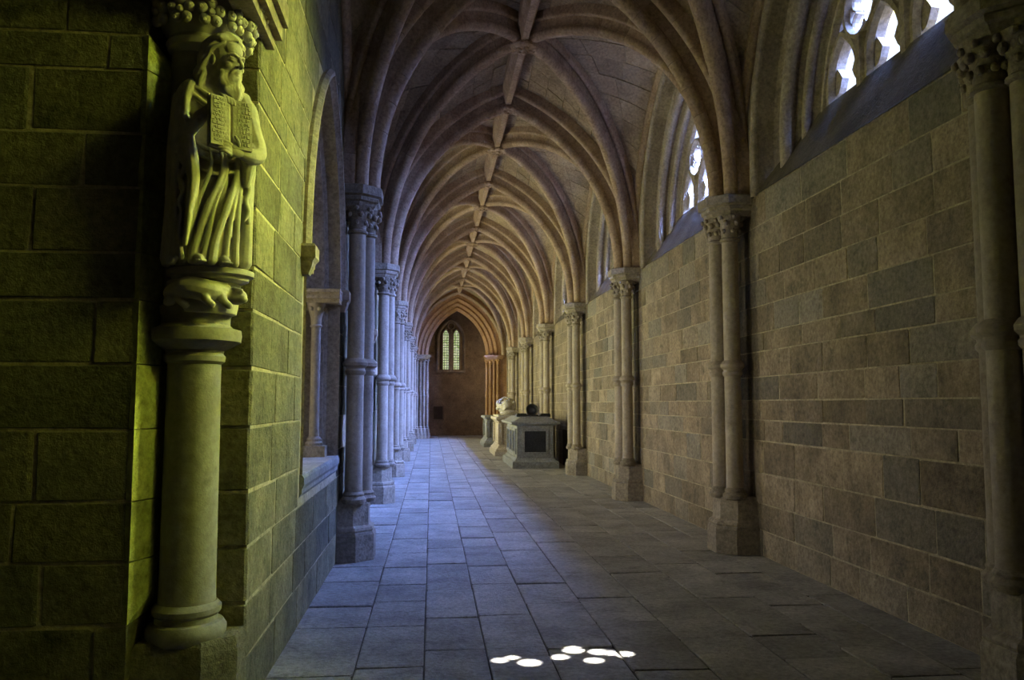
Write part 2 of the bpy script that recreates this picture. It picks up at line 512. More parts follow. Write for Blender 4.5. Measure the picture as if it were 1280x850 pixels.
def window_meshes():
    tf = lambda u, z, d: (d, u, z)
    fr = MB()
    # moulded jamb: rolls and hollows stepping in to the tracery, then out again
    def ra(ci, cd, r, a0, a1, n=8): return [(ci + r * math.cos(math.radians(a0 + (a1 - a0) * q / n)), cd + r * math.sin(math.radians(a0 + (a1 - a0) * q / n))) for q in range(n + 1)]
    pp = [(-.12, .01)] + ra(-.06, 0, .058, 180, 365) + [(.004, .08), (.03, .17), (.12, .225), (.26, .23)] + ra(.36, .18, .082, 190, 400) + [(.45, .30), (.485, .33)] + ra(.545, .30, .052, 190, 400) + [(.61, .38), (.67, SX), (.67, SX + .16), (.50, .75)]
    prof = [(i_, d_, 3.84 + .70 * min(max(d_, 0), SX) / SX) for i_, d_ in pp]
    opening_skin(fr, 1.77, 4.30, 2.42, prof, tf, n=18, sill=False)
    frame = fr.mesh('jamb_moulding')
    si = MB()
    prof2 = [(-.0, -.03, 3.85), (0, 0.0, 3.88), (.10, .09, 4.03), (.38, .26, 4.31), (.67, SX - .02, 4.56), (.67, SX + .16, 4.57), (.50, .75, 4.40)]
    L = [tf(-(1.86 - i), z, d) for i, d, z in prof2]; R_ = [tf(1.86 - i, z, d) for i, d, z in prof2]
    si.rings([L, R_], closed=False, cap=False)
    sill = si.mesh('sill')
    tr = MB()
    d0, d1 = SX - .02, SX + .17
    # three cusped lights and the figures above them
    for cx in (-.70, 0, .70):
        bar_tracery(tr, [(cx - .28, 4.40)] + lancet(cx, .28, 4.70, .46) + [(cx + .28, 4.40)], .12, d0, d1, tf)
        for sg in (-1, 1):
            # cusp: a thorn with hollow sides
            P = [(cx + sg * .25, 4.62)] + [(cx + sg * (.25 - .16 * t ** .6), 4.62 + .15 * t ** 1.6) for t in (.3, .6, 1.0)] + [(cx + sg * (.25 - .16 * t ** .6 * (1 - .25 * (1 - t))), 4.77 + .17 * (1 - t) ** .8) for t in (.7, .4)] + [(cx + sg * .22, 4.96)]
            tr.rings([[tf(u, z, d) for u, z in P] for d in (d0 + .06, d1 - .06)])
    for m in (-.35, .35):
        bar_tracery(tr, [(m, 4.40), (m, 4.75), (m, 5.0)], .17, d0 - .03, d1 + .03, tf)
    for cx in (-.36, .36):
        bar_tracery(tr, arc(cx, 5.28, .27, -90, 270, 20), .085, d0, d1, tf)
        for q in range(4):
            a = 45 + 90 * q
            bar_tracery(tr, arc(cx + .145 * math.cos(math.radians(a)), 5.28 + .145 * math.sin(math.radians(a)), .10, a - 120, a + 120, 8), .03, d0 + .05, d1 - .05, tf)
    bar_tracery(tr, arc(0, 5.66, .19, -90, 270, 16), .07, d0, d1, tf)
    bar_tracery(tr, [(-1.08, 4.40)] + lancet(0, 1.08, 4.30, 1.68, 14) + [(1.08, 4.40)], .10, d0 - .02, d1 + .02, tf)
    return frame, sill, tr.mesh('tracery')


wf, ws, wt = window_meshes()
ORD = ['first', 'second', 'third', 'fourth', 'fifth', 'sixth', 'seventh', 'eighth', 'ninth']
for i in range(len(PYA) - 1):
    yc = (PYA[i] + PYA[i + 1]) / 2
    e = empty('window_%d' % (i + 1), (WR, yc, 0), kind='structure', label='%s pointed traceried window in the long wall, counted from the end arch' % ORD[len(PYA) - 2 - i], cat='window')
    link('jamb_moulding', wf, 'window_stone', e, True)
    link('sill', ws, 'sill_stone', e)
    link('tracery', wt, 'window_stone', e)

# low dark recess in the wall behind the tombs
mb = MB()
mb.box(WR - .03, WR + .05, NICHE[0] + .02, NICHE[0] + .14, 0, NICHE[3]); mb.box(WR - .03, WR + .05, NICHE[1] - .14, NICHE[1] - .02, 0, NICHE[3]); mb.box(WR - .035, WR + .05, NICHE[0], NICHE[1], NICHE[3], NICHE[3] + .12)
niche = empty('door_1', (0, 0, 0), kind='structure', label='low dark boarded door in the wall beside the grey tomb', cat='door')
mb.obj('door_frame', 'base_stone', niche)
for q in range(6):
    mb = MB(); a = NICHE[0] + .15 + q * (NICHE[1] - NICHE[0] - .3) / 6
    mb.box(WR - .018, WR + .02, a + .004, a + (NICHE[1] - NICHE[0] - .3) / 6 - .004, 0.0, NICHE[3])
    mb.obj('plank', 'old_wood', niche)


# ------------------------------------------------------------------ left wall towards the cloister garden
TL = lambda a, z, d: (WL - d, a, z)
LTH = 0.85
LOPS = []
for i in range(1, len(PYA) - 1):
    a0, a1 = PYA[i], PYA[i + 1]
    if i == 1:
        LOPS.append((4.36, a1, dict(wd=1.10, spring=2.72, rise=1.75, zb=1.07, ins2=.24, zb2=1.07, ac=7.12)))
    else:
        LOPS.append((a0, a1, dict(wd=1.45, spring=2.72, rise=2.15, zb=1.07, ins2=.24, zb2=1.07, ac=(a0 + a1) / 2)))
mb = MB()
pierced_wall(mb, LOPS + [(YEND, 41.8, None)], TL, 7.45, LTH)
mbq(mb, lambda x, z, y: (x, 4.36, z), WL, WL - LTH, 0, 7.45, 0)
wall_left = mb.obj('wall_left', 'mortar')
tag(wall_left, 'ashlar wall pierced by open pointed arches onto the cloister garden', 'wall', kind='structure')
for i, (a0, a1, op) in enumerate(LOPS):
    tf = lambda u, z, d, ac=op['ac']: (WL - d, ac + u, z)
    mb = MB()
    prof = [(0, -.02, 1.07), (0.0, .10, 1.07), (.03, .13, 1.07), (.07, .13, 1.07), (.09, .17, 1.07), (.09, .22, 1.07), (.12, .30, 1.07), (.17, .33, 1.07), (.17, .40, 1.07), (.20, .44, 1.07), (.24, .48, 1.07), (.24, LTH, 1.07)]
    opening_skin(mb, op['wd'], op['spring'], op['rise'], prof, tf, n=14, sill=False)
    ar = empty('garden_arch', (0, 0, 0), kind='structure', label='%s open moulded arch onto the garden, counted from the end arch' % ORD[len(LOPS) - 1 - i], cat='arch')
    mb.obj('arch_moulding', 'window_stone', ar, True)
    # hood mould
    mb = MB()
    hp = [(-.13, 0.0, 0), (-.13, -.03, 0), (-.10, -.065, 0), (-.07, -.065, 0), (-.055, -.03, 0), (-.03, -.015, 0), (-.02, 0.0, 0)]
    opening_skin(mb, op['wd'], op['spring'], op['rise'], hp, tf, n=16, sill=False, foot=False)
    mb.obj('hood_mould', 'window_stone', ar, True)
    for sg in (-1, 1):
        mb = MB(); u = sg * (op['wd'] + .10)
        mb.rings([[tf(u - .10 * k, z, 0), tf(u + .10 * k, z, 0), tf(u + .10 * k, z, -.11 * k), tf(u - .10 * k, z, -.11 * k)] for k, z in ((.5, 2.54), (.75, 2.60), (.8, 2.63), (1.0, 2.66), (1.0, 2.74), (.9, 2.76))])
        mb.obj('hood_corbel', 'window_stone', ar)
        # impost band, jamb shaft with base and capital
        mb = MB(); u = sg * op['wd']
        for k, z0, z1 in ((.09, 2.60, 2.64), (.12, 2.64, 2.70), (.14, 2.70, 2.73)):
            mb.box(min(WL - .48, WL + .02), WL + .02 + k * .2, *sorted((op['ac'] + u + sg * .0, op['ac'] + u - sg * (.14 + k))), z0, z1)
        mb.obj('impost', 'window_stone', ar)
        mb = MB(); ux, uy = WL - .20, op['ac'] + sg * (op['wd'] - .11)
        mb.lathe([(.052, 1.20), (.048, 1.6), (.047, 2.38)], ux, uy, 16)
        mb.obj('jamb_shaft', 'shaft_stone', ar, True)
        mb = MB(); mb.lathe([(.05, 2.36), (.065, 2.375), (.05, 2.39), (.055, 2.45), (.085, 2.55), (.10, 2.60)], ux, uy, 12)
        for q in range(6):
            mb.ball((ux + .08 * math.cos(q * PI / 3), uy + .08 * math.sin(q * PI / 3), 2.545), .025, nu=8, nv=6)
        mb.obj('jamb_capital', 'shaft_stone', ar, True)
        mb = MB(); mb.box(ux - .10, ux + .12, uy - .10, uy + .10, 1.06, 1.19); mb.lathe([(.085, 1.19), (.09, 1.215), (.07, 1.235), (.075, 1.255), (.052, 1.28)], ux, uy, 16)
        mb.obj('jamb_base', 'base_stone', ar)
    # window-seat sill
    mb = MB(); a, b = op['ac'] - op['wd'] - .02, op['ac'] + op['wd'] + .02
    pr = [(.035, 1.06), (.035, 1.01), (.02, .98), (.02, .95), (0.0, .92), (-LTH, .92), (-LTH, 1.075), (.02, 1.085)]
    mb.rings([[(WL + p, y, z) for p, z in pr] for y in (a, b)])
    mb.obj('sill', 'tomb_grey', ar)

# stones of the left wall, nearest bay
C_L = [0, .29, .57, .86, 1.14, 1.48, 1.79, 2.10, 2.33, 2.65, 2.92, 3.24, 3.42, 3.75, 4.1, 4.45, 4.8, 5.15, 5.5, 5.85, 6.2, 6.55, 6.9]
OP1 = LOPS[0][2]


def in_arch(op, y, z):
    if z < op['zb'] - .08:
        return False
    u = abs(y - op['ac']); wd, sp, ri = op['wd'] + .05, op['spring'], op['rise']
    if u > wd:
        return False
    if z < sp:
        return True
    c = (ri * ri - wd * wd) / (2 * wd); R = wd + c
    return (u + c) ** 2 + (z - sp) ** 2 < R * R


for k in range(len(C_L) - 1):
    y = 4.34; first = True
    while y < 8.62:
        L = rnd.uniform(.5, .9)
        if 8.62 - (y + L) < .3: L = 8.62 - y
        # cut the course at the arch
        zm0, zm1 = C_L[k] + .02, C_L[k + 1] - .02
        ys = [y + L * t / 12 for t in range(13)]
        ok = [not (in_arch(OP1, q, zm0) or in_arch(OP1, q, zm1)) for q in ys]
        runs = []; st = None
        for q, o_ in zip(ys, ok):
            if o_ and st is None: st = q
            if (not o_) and st is not None: runs.append((st, q - L / 12)); st = None
        if st is not None: runs.append((st, ys[-1]))
        for r0, r1 in runs:
            if r1 - r0 > .08:
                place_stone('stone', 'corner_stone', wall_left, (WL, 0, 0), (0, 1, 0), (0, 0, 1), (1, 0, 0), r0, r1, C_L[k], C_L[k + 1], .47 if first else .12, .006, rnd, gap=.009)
        first = False
        y += L
# upper left walls and further bays keep a finer joint pattern: blocks joined into one part
rects = []
for k in range(len(C_L) - 1):
    y = 8.66
    while y < YEND:
        L = rnd.uniform(.5, .9)
        if not any(in_arch(o_[2], y + L * t / 6, z) for t in range(7) for z in (C_L[k] + .02, C_L[k + 1] - .02) for o_ in LOPS if o_[0] - 1 < y < o_[1] + 1):
            rects.append((y, y + L, C_L[k], C_L[k + 1]))
        y += L
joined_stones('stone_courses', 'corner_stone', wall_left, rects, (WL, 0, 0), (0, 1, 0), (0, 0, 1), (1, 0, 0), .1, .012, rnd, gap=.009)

# ------------------------------------------------------------------ corner wall facing the camera
YF, XN, YN = 3.98, -1.40, 4.34
mb = MB()
mb.box(-6.6, XN - .012, YF + .012, YF + .9, 0, 7.45)
wall_front = mb.obj('wall_front', 'mortar')
tag(wall_front, 'large-block corner wall beside the carved saint', 'wall', kind='structure')


def X_at(px, Y):           # x of a picture column on the plane y = Y, near eye level
    t = (px - 640) / FPX
    # (x cos - y sin) / (x sin cosP + y cos cosP) = t
    s, c, cp = math.sin(YAW), math.cos(YAW), math.cos(PITCH)
    return (t * Y * c * cp + Y * s) / (c - t * s * cp)


joints = {0: [128], 1: [70, 150], 2: [20], 3: [45], 4: [-10, 115], 5: [113], 6: [-60], 7: [27], 8: [90], 9: [18], 10: [117], 11: [60, 120], 12: [20]}
CF = [0, .57, .86, 1.14, 1.48, 1.79, 2.10, 2.33, 2.65, 2.92, 3.24, 3.42, 3.75, 4.1]
row_joint = [[128], [60], [20], [45], [-30], [113], [-90], [27], [90], [18], [117], [60], [10]]
for k in range(len(CF) - 1):
    xs = [-3.4, -2.75] + [X_at(p, YF) for p in row_joint[k]] + [XN]
    xs.sort()
    for a, b in zip(xs, xs[1:]):
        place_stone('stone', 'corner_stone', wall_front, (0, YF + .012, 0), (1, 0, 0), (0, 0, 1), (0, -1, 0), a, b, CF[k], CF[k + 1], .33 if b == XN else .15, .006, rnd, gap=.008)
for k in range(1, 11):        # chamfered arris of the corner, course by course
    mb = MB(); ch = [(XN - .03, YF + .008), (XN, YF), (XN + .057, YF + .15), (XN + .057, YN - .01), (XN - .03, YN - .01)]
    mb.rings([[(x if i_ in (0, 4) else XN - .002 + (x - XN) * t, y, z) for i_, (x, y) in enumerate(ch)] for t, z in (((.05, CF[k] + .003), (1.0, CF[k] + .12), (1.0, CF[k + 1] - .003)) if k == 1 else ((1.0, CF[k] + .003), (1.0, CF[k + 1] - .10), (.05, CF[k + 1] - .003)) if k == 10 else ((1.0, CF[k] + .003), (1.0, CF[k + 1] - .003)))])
    mb.obj('chamfer_stone', 'lit_arris_stone', wall_front)
rects = []
for k in range(14):
    for j in range(4):
        rects.append((-6.6 + j * .8, -5.8 + j * .8, k * .5, k * .5 + .5))
    if k >= 9:
        for j in range(3): rects.append((-3.4 + j * .66, -2.74 + j * .66, k * .5, k * .5 + .5))
joined_stones('stone_courses', 'corner_stone', wall_front, rects, (0, YF + .012, 0), (1, 0, 0), (0, 0, 1), (0, -1, 0), .1, .012, rnd)

# walls behind the camera and at the end of the side gallery
mb = MB(); mb.box(-6.6, 4.25, -1.9, -1.6, 0, 7.45)
tag(mb.obj('wall_back', 'ashlar'), 'plain stone wall behind the viewer', 'wall', kind='structure')
mb = MB(); mb.box(-6.9, -6.6, -1.9, 5.0, 0, 7.45)
tag(mb.obj('wall_side', 'ashlar'), 'plain stone wall closing the side gallery', 'wall', kind='structure')

# ------------------------------------------------------------------ garden outside, roof above
mb = MB(); mb.box(-24, WL - LTH, YF + .9, 42, -.5, -.2)
tag(mb.obj('garden_lawn', 'lawn'), 'mown lawn of the cloister garden beyond the arches', 'lawn', kind='structure')
mb = MB(); mb.box(-24.6, -24, 4.9, 42, -.4, 6.5)
tag(mb.obj('wall_garden', 'ashlar'), 'stone wall on the far side of the garden', 'wall', kind='structure')
mb = MB(); mb.box(-2.1, 4.4, 4.25, 42, 7.42, 7.7)
tag(mb.obj('roof', 'roof_stone'), 'flat stone roof over the vaults', 'roof', kind='structure')
# unseen roof of the corner bay; its round holes are added to throw sun spots
ROOF_Z = 7.30
dy = ROOF_Z / math.tan(SUN_ELEV)
HOLES = [(.44, 5.12, .055), (.52, 5.17, .05), (.62, 5.06, .075), (.83, 5.17, .06), (.94, 5.30, .07), (1.03, 5.08, .062), (1.10, 5.25, .07), (1.16, 5.22, .06), (1.25, 5.17, .06)]


def pierced_slab(name, x0, x1, y0, y1, z0, z1, holes, mat):
    vs = [Vector((x0, y0)), Vector((x1, y0)), Vector((x1, y1)), Vector((x0, y1))]
    es = [(0, 1), (1, 2), (2, 3), (3, 0)]
    for hx, hy, r in holes:
        o = len(vs); n = 16
        vs += [Vector((hx + r * math.cos(2 * PI * i / n), hy + r * math.sin(2 * PI * i / n))) for i in range(n)]
        es += [(o + i, o + (i + 1) % n) for i in range(n)]
    V, Ed, Fa, *_ = geometry.delaunay_2d_cdt(vs, es, [], 0, 1e-5)
    mb = MB()
    keep = []
    for f in Fa:
        c = sum((V[i] for i in f), Vector((0, 0))) / len(f)
        if all((c.x - hx) ** 2 + (c.y - hy) ** 2 > (r * .985) ** 2 for hx, hy, r in holes):
            keep.append(f)
    mb.add([(p.x, p.y, z0) for p in V], keep)
    mb.add([(p.x, p.y, z1) for p in V], keep)
    for hx, hy, r in holes:
        mb.rings([[(hx + r * math.cos(2 * PI * i / 16), hy + r * math.sin(2 * PI * i / 16), z) for i in range(16)] for z in (z0, z1)], True, False)
    return mb.obj(name, mat)


tag(pierced_slab('ceiling_corner', -6.9, 4.4, -1.9, 4.32, ROOF_Z, ROOF_Z + .03, [(x, y - dy, r) for x, y, r in HOLES], 'roof_stone'),
    'stone ceiling of the corner bay with small round holes added to cast sun spots', 'ceiling', kind='structure')


# ------------------------------------------------------------------ vaults
XA, XB = WL + .02, WR - .02
XM = (XA + XB) / 2
ZS, ZR = 3.88, 7.02          # springing and ridge of the webs
RISE = ZR - ZS


class Arch:
    """half arch from a springing point P (plan) to an apex point Q (plan)"""
    def __init__(s, P, Q, rise):
        s.P, s.Q = Vector((P[0], P[1])), Vector((Q[0], Q[1]))
        wd = (s.Q - s.P).length
        s.wd = wd; s.dir = (s.Q - s.P).normalized()
        s.c = (rise * rise - wd * wd) / (2 * wd); s.R = wd + s.c
        s.tm = math.atan2(rise, s.c)
        s.N = Vector((-s.dir.y, s.dir.x, 0))

    def pt(s, t, extra=0.0):
        a = s.tm * t
        d = s.wd - ((s.R + extra) * math.cos(a) - s.c)
        p = s.P + s.dir * d
        return Vector((p.x, p.y, ZS + (s.R + extra) * math.sin(a)))

    def inward(s, t):
        a = s.tm * t
        q = s.dir * math.cos(a)
        return Vector((q.x, q.y, -math.sin(a)))

    def rib(s, mb, prof, t0, t1, n):
        rings = []
        for i in range(n + 1):
            t = t0 + (t1 - t0) * i / n
            p, w_ = s.pt(t), s.inward(t)
            rings.append([tuple(p + s.N * a + w_ * d) for a, d in prof])
        mb.rings(rings)

    def length(s): return s.R * s.tm


def roll(cx, cd, r, a0, a1, n):
    return [(cx + r * math.cos(math.radians(a0 + (a1 - a0) * i / n)), cd + r * math.sin(math.radians(a0 + (a1 - a0) * i / n))) for i in range(n + 1)]


PROF_T = [(-.24, -.06), (-.24, .03)] + roll(-.185, .075, .056, 200, 0, 8) + [(-.125, .045), (-.10, .055), (-.085, .12)] + roll(0, .27, .092, 215, -35, 14) + [(.085, .12), (.10, .055), (.125, .045)] + roll(.185, .075, .056, 180, -20, 8) + [(.24, .03), (.24, -.06)]
PROF_D = [(-.165, -.06), (-.165, .03)] + roll(-.128, .06, .038, 200, 10, 6) + [(-.085, .045), (-.068, .11)] + roll(0, .235, .080, 215, -35, 14) + [(.068, .11), (.085, .045)] + roll(.128, .06, .038, 170, -20, 6) + [(.165, .03), (.165, -.06)]
PROF_W = [(-.07, -.03), (-.07, .03)] + roll(0, .045, .045, 150, 30, 5) + [(.07, .03), (.07, -.03)]


def rib_object(name, arch, prof, parent, segs, mat='rib_stone', t0=0.0, t1=1.0):
    """rib of voussoirs"""
    if segs <= 1:
        mb = MB(); arch.rib(mb, prof, t0, t1, 16)
        return mb.obj(name, mat, parent, True)
    e = MB(); core = [(a * .93, d * .93 - .002) for a, d in prof]; arch.rib(e, core, t0, t1, 16)
    r = e.obj(name, mat, parent, True)
    g = 0.0025 / arch.length()
    for k in range(segs):
        mb = MB(); a = t0 + (t1 - t0) * k / segs; b = t0 + (t1 - t0) * (k + 1) / segs
        arch.rib(mb, prof, a + g, b - g, 3)
        mb.obj('voussoir', mat, r, True)
    return r


def web_cell(A, D, parent, stones, seed):
    """web between a transverse or wall half arch A and a diagonal half arch D"""
    rr = random.Random(seed)
    nc = 11

    def P(t, u, lift=0.0):
        a, d = A.pt(t, lift), D.pt(t, lift)
        p = a.lerp(d, u)
        p.z += 0.10 * math.sin(PI * u) * t           # courses are slightly domed
        return p
    mb = MB(); m = 8
    ts = [0.02 + (1.0 - 0.02) * i / 16 for i in range(17)]
    lift = .025 if stones else 0.0
    mb.rings([[tuple(P(t, u / m, lift)) for u in range(m + 1)] for t in ts], closed=False, cap=False)
    web = mb.obj('web', 'web_joint' if stones else 'web_stone', parent, True)
    if stones:
        for k in range(nc):
            t0, t1 = .06 + .94 * k / nc, .06 + .94 * (k + 1) / nc
            L = (A.pt(t1) - D.pt(t1)).length
            cnt = max(1, round(L / rr.uniform(.45, .65)))
            us = [0] + sorted((j + rr.uniform(-.15, .15)) / cnt for j in range(1, cnt)) + [1]
            for u0, u1 in zip(us, us[1:]):
                gu = .004 / max(L, .1); gt = .004 / A.length()
                s = MB(); lo = rr.uniform(-.012, .004)
                a, b, c, d = t0 + gt, t1 - gt, u0 + gu, u1 - gu
                um = (c + d) / 2
                row = lambda t, l: [tuple(P(t, x, l)) for x in (c, um, d)]
                tm = (a + b) / 2
                front = [row(a, lo), row(tm, lo), row(b, lo)]
                back = [row(a, .04), row(tm, .04), row(b, .04)]
                s.rings(front, closed=False, cap=False)
                s.rings([[front[0][0], front[0][1], front[0][2], front[1][2], front[2][2], front[2][1], front[2][0], front[1][0]],
                         [back[0][0], back[0][1], back[0][2], back[1][2], back[2][2], back[2][1], back[2][0], back[1][0]]], True, False)
                s.obj('web_block', 'web_stone', web)
    return web


def boss_mesh(seed):
    rr = random.Random(seed)
    mb = MB()
    mb.lathe([(.02, -.34), (.10, -.335), (.19, -.30), (.20, -.26), (.15, -.22), (.14, -.05)], n=20)
    for q in range(9):
        a = q * 2 * PI / 9
        mb.ball((.165 * math.cos(a), .165 * math.sin(a), -.285), (.055, .055, .04), nu=8, nv=6)
    for q in range(5):
        a = q * 2 * PI / 5
        mb.ball((.085 * math.cos(a), .085 * math.sin(a), -.33), (.045, .045, .035), nu=8, nv=6)
    mb.ball((0, 0, -.345), .035, nu=8, nv=6)
    return mb.mesh('boss')


BOSS = boss_mesh(1)


def ridge_bar(parent, x, y0, y1, z):
    pr = [(-.11, .05), (-.11, -.12), (-.07, -.20), (-.045, -.30), (.045, -.30), (.07, -.20), (.11, -.12), (.11, .05)]
    mb = MB(); mb.rings([[(x + a, y, z + d) for a, d in pr] for y in (y0, y1)])
    return mb.obj('ridge_rib', 'rib_stone', parent)


NB = len(PYA) - 1
for i in range(1, NB):
    a, b = PYA[i], PYA[i + 1]
    yc = (a + b) / 2
    near_bay = i in (1, 2, 3)
    v = empty('ceiling' if i == 1 else 'ceiling_%d' % i, (0, 0, 0), kind='structure', cat='ceiling',
              label='%s ribbed vault bay of the gallery, counted from the end arch' % ORD[NB - 1 - i])
    for sx, X in ((-1, XA), (1, XB)):
        for sy, Y in ((-1, a), (1, b)):
            T = Arch((X, Y), (XM, Y), RISE)
            W = Arch((X, Y), (X, yc), RISE - .12)
            D = Arch((X, Y), (XM, yc), RISE)
            web_cell(T, D, v, near_bay, i * 10 + sx + 3 * sy)
            web_cell(W, D, v, near_bay, i * 10 + 100 + sx + 3 * sy)
            rib_object('diagonal_rib', D, PROF_D, v, 10 if i <= 3 else 1)
            rib_object('wall_rib', W, PROF_W, v, 1)
    Zs = [a] if i > 1 else [a]
    for X in (XA, XB):
        T = Arch((X, a), (XM, a), RISE)
        rib_object('transverse_rib', T, PROF_T, v, 11 if i <= 4 else 1, t0=0.0)
    ridge_bar(v, XM, a + .1, yc - .12, ZR); ridge_bar(v, XM, yc + .12, b - .1, ZR)
    o = link('boss', BOSS, 'rib_stone', v, True); o.location = (XM, yc, ZR - .04)
    o = link('boss', BOSS, 'rib_stone', v, True); o.location = (XM, a, ZR - .08); o.scale = (.7, .7, .95)


# ------------------------------------------------------------------ wall shafts
def respond():
    """cluster of one stout and two slender shafts; wall plane x=0, gallery towards +x"""
    root = empty('wall_shaft', (0, 0, 0))
    octo = [(-.10, -.30), (.20, -.30), (.37, -.14), (.37, .14), (.20, .30), (-.10, .30)]
    mb = MB(); mb.stack(octo, [(1.0, 0), (1.0, .26), (.97, .285), (.93, .295)], -.03, 0); mb.obj('plinth', 'base_stone', root)
    mb = MB(); mb.stack(octo, [(.95, .29), (.97, .31), (.95, .335), (.86, .355), (.85, .38), (.84, .565), (.80, .60)], -.03, 0); mb.obj('pedestal', 'base_stone', root)
    sh = [(.245, 0, .092), (.16, -.175, .09), (.16, .175, .09)]
    for cx, cy, r in sh:
        mb = MB(); mb.lathe([(r * 1.25, .58), (r * 1.42, .60), (r * 1.45, .625), (r * 1.25, .645), (r * 1.15, .655), (r * 1.22, .675), (r * 1.05, .70)], cx, cy, 20); mb.obj('shaft_base', 'base_stone', root, True)
        mb = MB(); mb.lathe([(r * 1.02, .68), (r, .9), (r * .98, 1.98), (r * .98, 2.0), (r * .97, 3.43)], cx, cy, 22); mb.obj('shaft', 'shaft_stone', root, True)
        mb = MB(); mb.lathe([(r * 1.0, 1.90), (r * 1.18, 1.92), (r * 1.2, 1.945), (r * 1.08, 1.96), (r * 1.1, 1.975), (r * 1.42, 2.0), (r * 1.45, 2.03), (r * 1.25, 2.055), (r * 1.05, 2.075)], cx, cy, 20); mb.obj('annulet', 'shaft_stone', root, True)
        mb = MB()
        mb.lathe([(r * .98, 3.38), (r * 1.2, 3.395), (r * 1.2, 3.415), (r * 1.0, 3.43), (r * 1.05, 3.52), (r * 1.25, 3.60), (r * 1.55, 3.67)], cx, cy, 20)
        nl = 8 if r > .09 else 6
        for q in range(nl):
            an = 2 * PI * (q + .5) / nl
            for rr_, zz, s_ in ((1.12, 3.50, .28), (1.36, 3.585, .34), (1.60, 3.645, .26)):
                mb.ball((cx + r * rr_ * math.cos(an + (0 if zz != 3.585 else .35)), cy + r * rr_ * math.sin(an + (0 if zz != 3.585 else .35)), zz), (r * s_, r * s_, r * s_ * 1.1), nu=8, nv=6)
        mb.obj('capital', 'base_stone', root, True)
    mb = MB(); mb.stack(octo, [(.86, 3.665), (.92, 3.70), (.94, 3.725), (1.0, 3.74), (1.02, 3.77), (1.0, 3.785), (1.09, 3.80), (1.09, 3.89), (1.06, 3.90)], -.03, 0); mb.obj('abacus', 'base_stone', root)
    return root


proto = respond()
used = False
ordr = list(reversed(ORD[:7]))
for k, y in enumerate(PY):
    for side in ('R', 'L'):
        if side == 'L' and k == 0:
            continue
        o = proto if not used else copy_tree(proto); used = True
        o.location = (WR - .06 if side == 'R' else WL, y, 0)
        o.rotation_euler.z = PI if side == 'R' else 0
        nth = ORD[6 - k]
        if side == 'R':
            tag(o, '%s cluster of pale wall shafts on the windowed wall, counted from the end arch' % nth, 'column', 'wall shafts between the windows')
        else:
            tag(o, '%s cluster of pale wall shafts between the garden arches, counted from the end arch' % nth, 'column', 'wall shafts between the garden arches')


# ------------------------------------------------------------------ end arch and end wall
EW, ES, ER = 1.36, 3.85, 2.05
EC = 1.20
TE = lambda u, z, d: (EC + u, YEND + d, z)
mb = MB()
pierced_wall(mb, [(WL - EC, WR - EC, dict(wd=EW + .55, spring=ES, rise=2.75, zb=-.01, ins2=.55, zb2=-.01, ac=0))], TE, 7.45, .7)
end_arch = mb.obj('wall_end_arch', 'orange_stone')
tag(end_arch, 'cross wall with a tall orange stone arch closing the gallery', 'wall', kind='structure')
mb = MB()
prof = []
for q in range(3):
    i0 = q * .18; d0 = q * .2
    prof += [(i0, d0 - .02, 0), (i0, d0 + .05, 0), (i0 + .03, d0 + .02, 0), (i0 + .08, d0 + .01, 0), (i0 + .12, d0 + .05, 0), (i0 + .12, d0 + .12, 0), (i0 + .18, d0 + .17, 0)]
prof += [(.55, .6, 0), (.55, .72, 0)]
opening_skin(mb, EW + .55, ES, 2.75, prof, TE, n=18, sill=False, foot=False)
mb.obj('arch_moulding', 'orange_stone', end_arch, True)
mb = MB()
opening_skin(mb, EW + .85, ES, 3.02, [(0, .0, 0), (0, -.05, 0), (.04, -.09, 0), (.10, -.08, 0), (.14, -.03, 0), (.16, 0, 0)], TE, n=18, sill=False, foot=False)
mb.obj('hood_mould', 'rib_stone', end_arch, True)
for sg in (-1, 1):
    mat = 'orange_stone' if sg > 0 else 'base_stone'
    for q in range(4):
        u = EW + .52 - q * .16; dd = -.06 + q * .17
        mb = MB(); cx, cy = EC + sg * u, YEND + dd
        mb.lathe([(.075, .55), (.07, .8), (.07, 1.9), (.09, 1.95), (.09, 2.0), (.07, 2.05), (.068, 3.48)], cx, cy, 14); mb.obj('arch_shaft', mat, end_arch, True)
        mb = MB(); mb.lathe([(.07, 3.45), (.09, 3.47), (.07, 3.5), (.085, 3.6), (.12, 3.68)], cx, cy, 12)
        for z in range(6): mb.ball((cx + .1 * math.cos(z * PI / 3), cy + .1 * math.sin(z * PI / 3), 3.63), .035, nu=8, nv=6)
        mb.obj('arch_capital', mat, end_arch, True)
        mb = MB(); mb.lathe([(.17, 0), (.17, .22), (.14, .3), (.13, .45), (.10, .5), (.11, .55), (.08, .58)], cx, cy, 8, a0=PI / 8); mb.obj('arch_base', 'base_stone', end_arch)
    # stepped jamb of squared stones
    z = 0
    while z < 3.6:
        h = min(rnd.choice([.28, .33, .38]), 3.68 - z)
        for q in range(3):
            mb = MB(); u0 = EW + .62 - q * .16
            xs = sorted((EC + sg * (u0 - .02), EC + sg * (u0 + .3)))
            mb.box(xs[0], xs[1], YEND + q * .17 + .01 - .0, YEND + q * .17 + .17, z + .004, z + h - .004)
            mb.obj('jamb_stone', mat, end_arch)
        z += h
    mb = MB(); xs = sorted((EC + sg * (EW - .06), EC + sg * (EW + .75)))
    for k, z0, z1 in ((0, 3.68, 3.74), (.03, 3.74, 3.78), (.05, 3.78, 3.87)):
        mb.box(xs[0] - k, xs[1] + k, YEND - .14 - k, YEND + .62, z0, z1)
    mb.obj('impost', mat, end_arch)

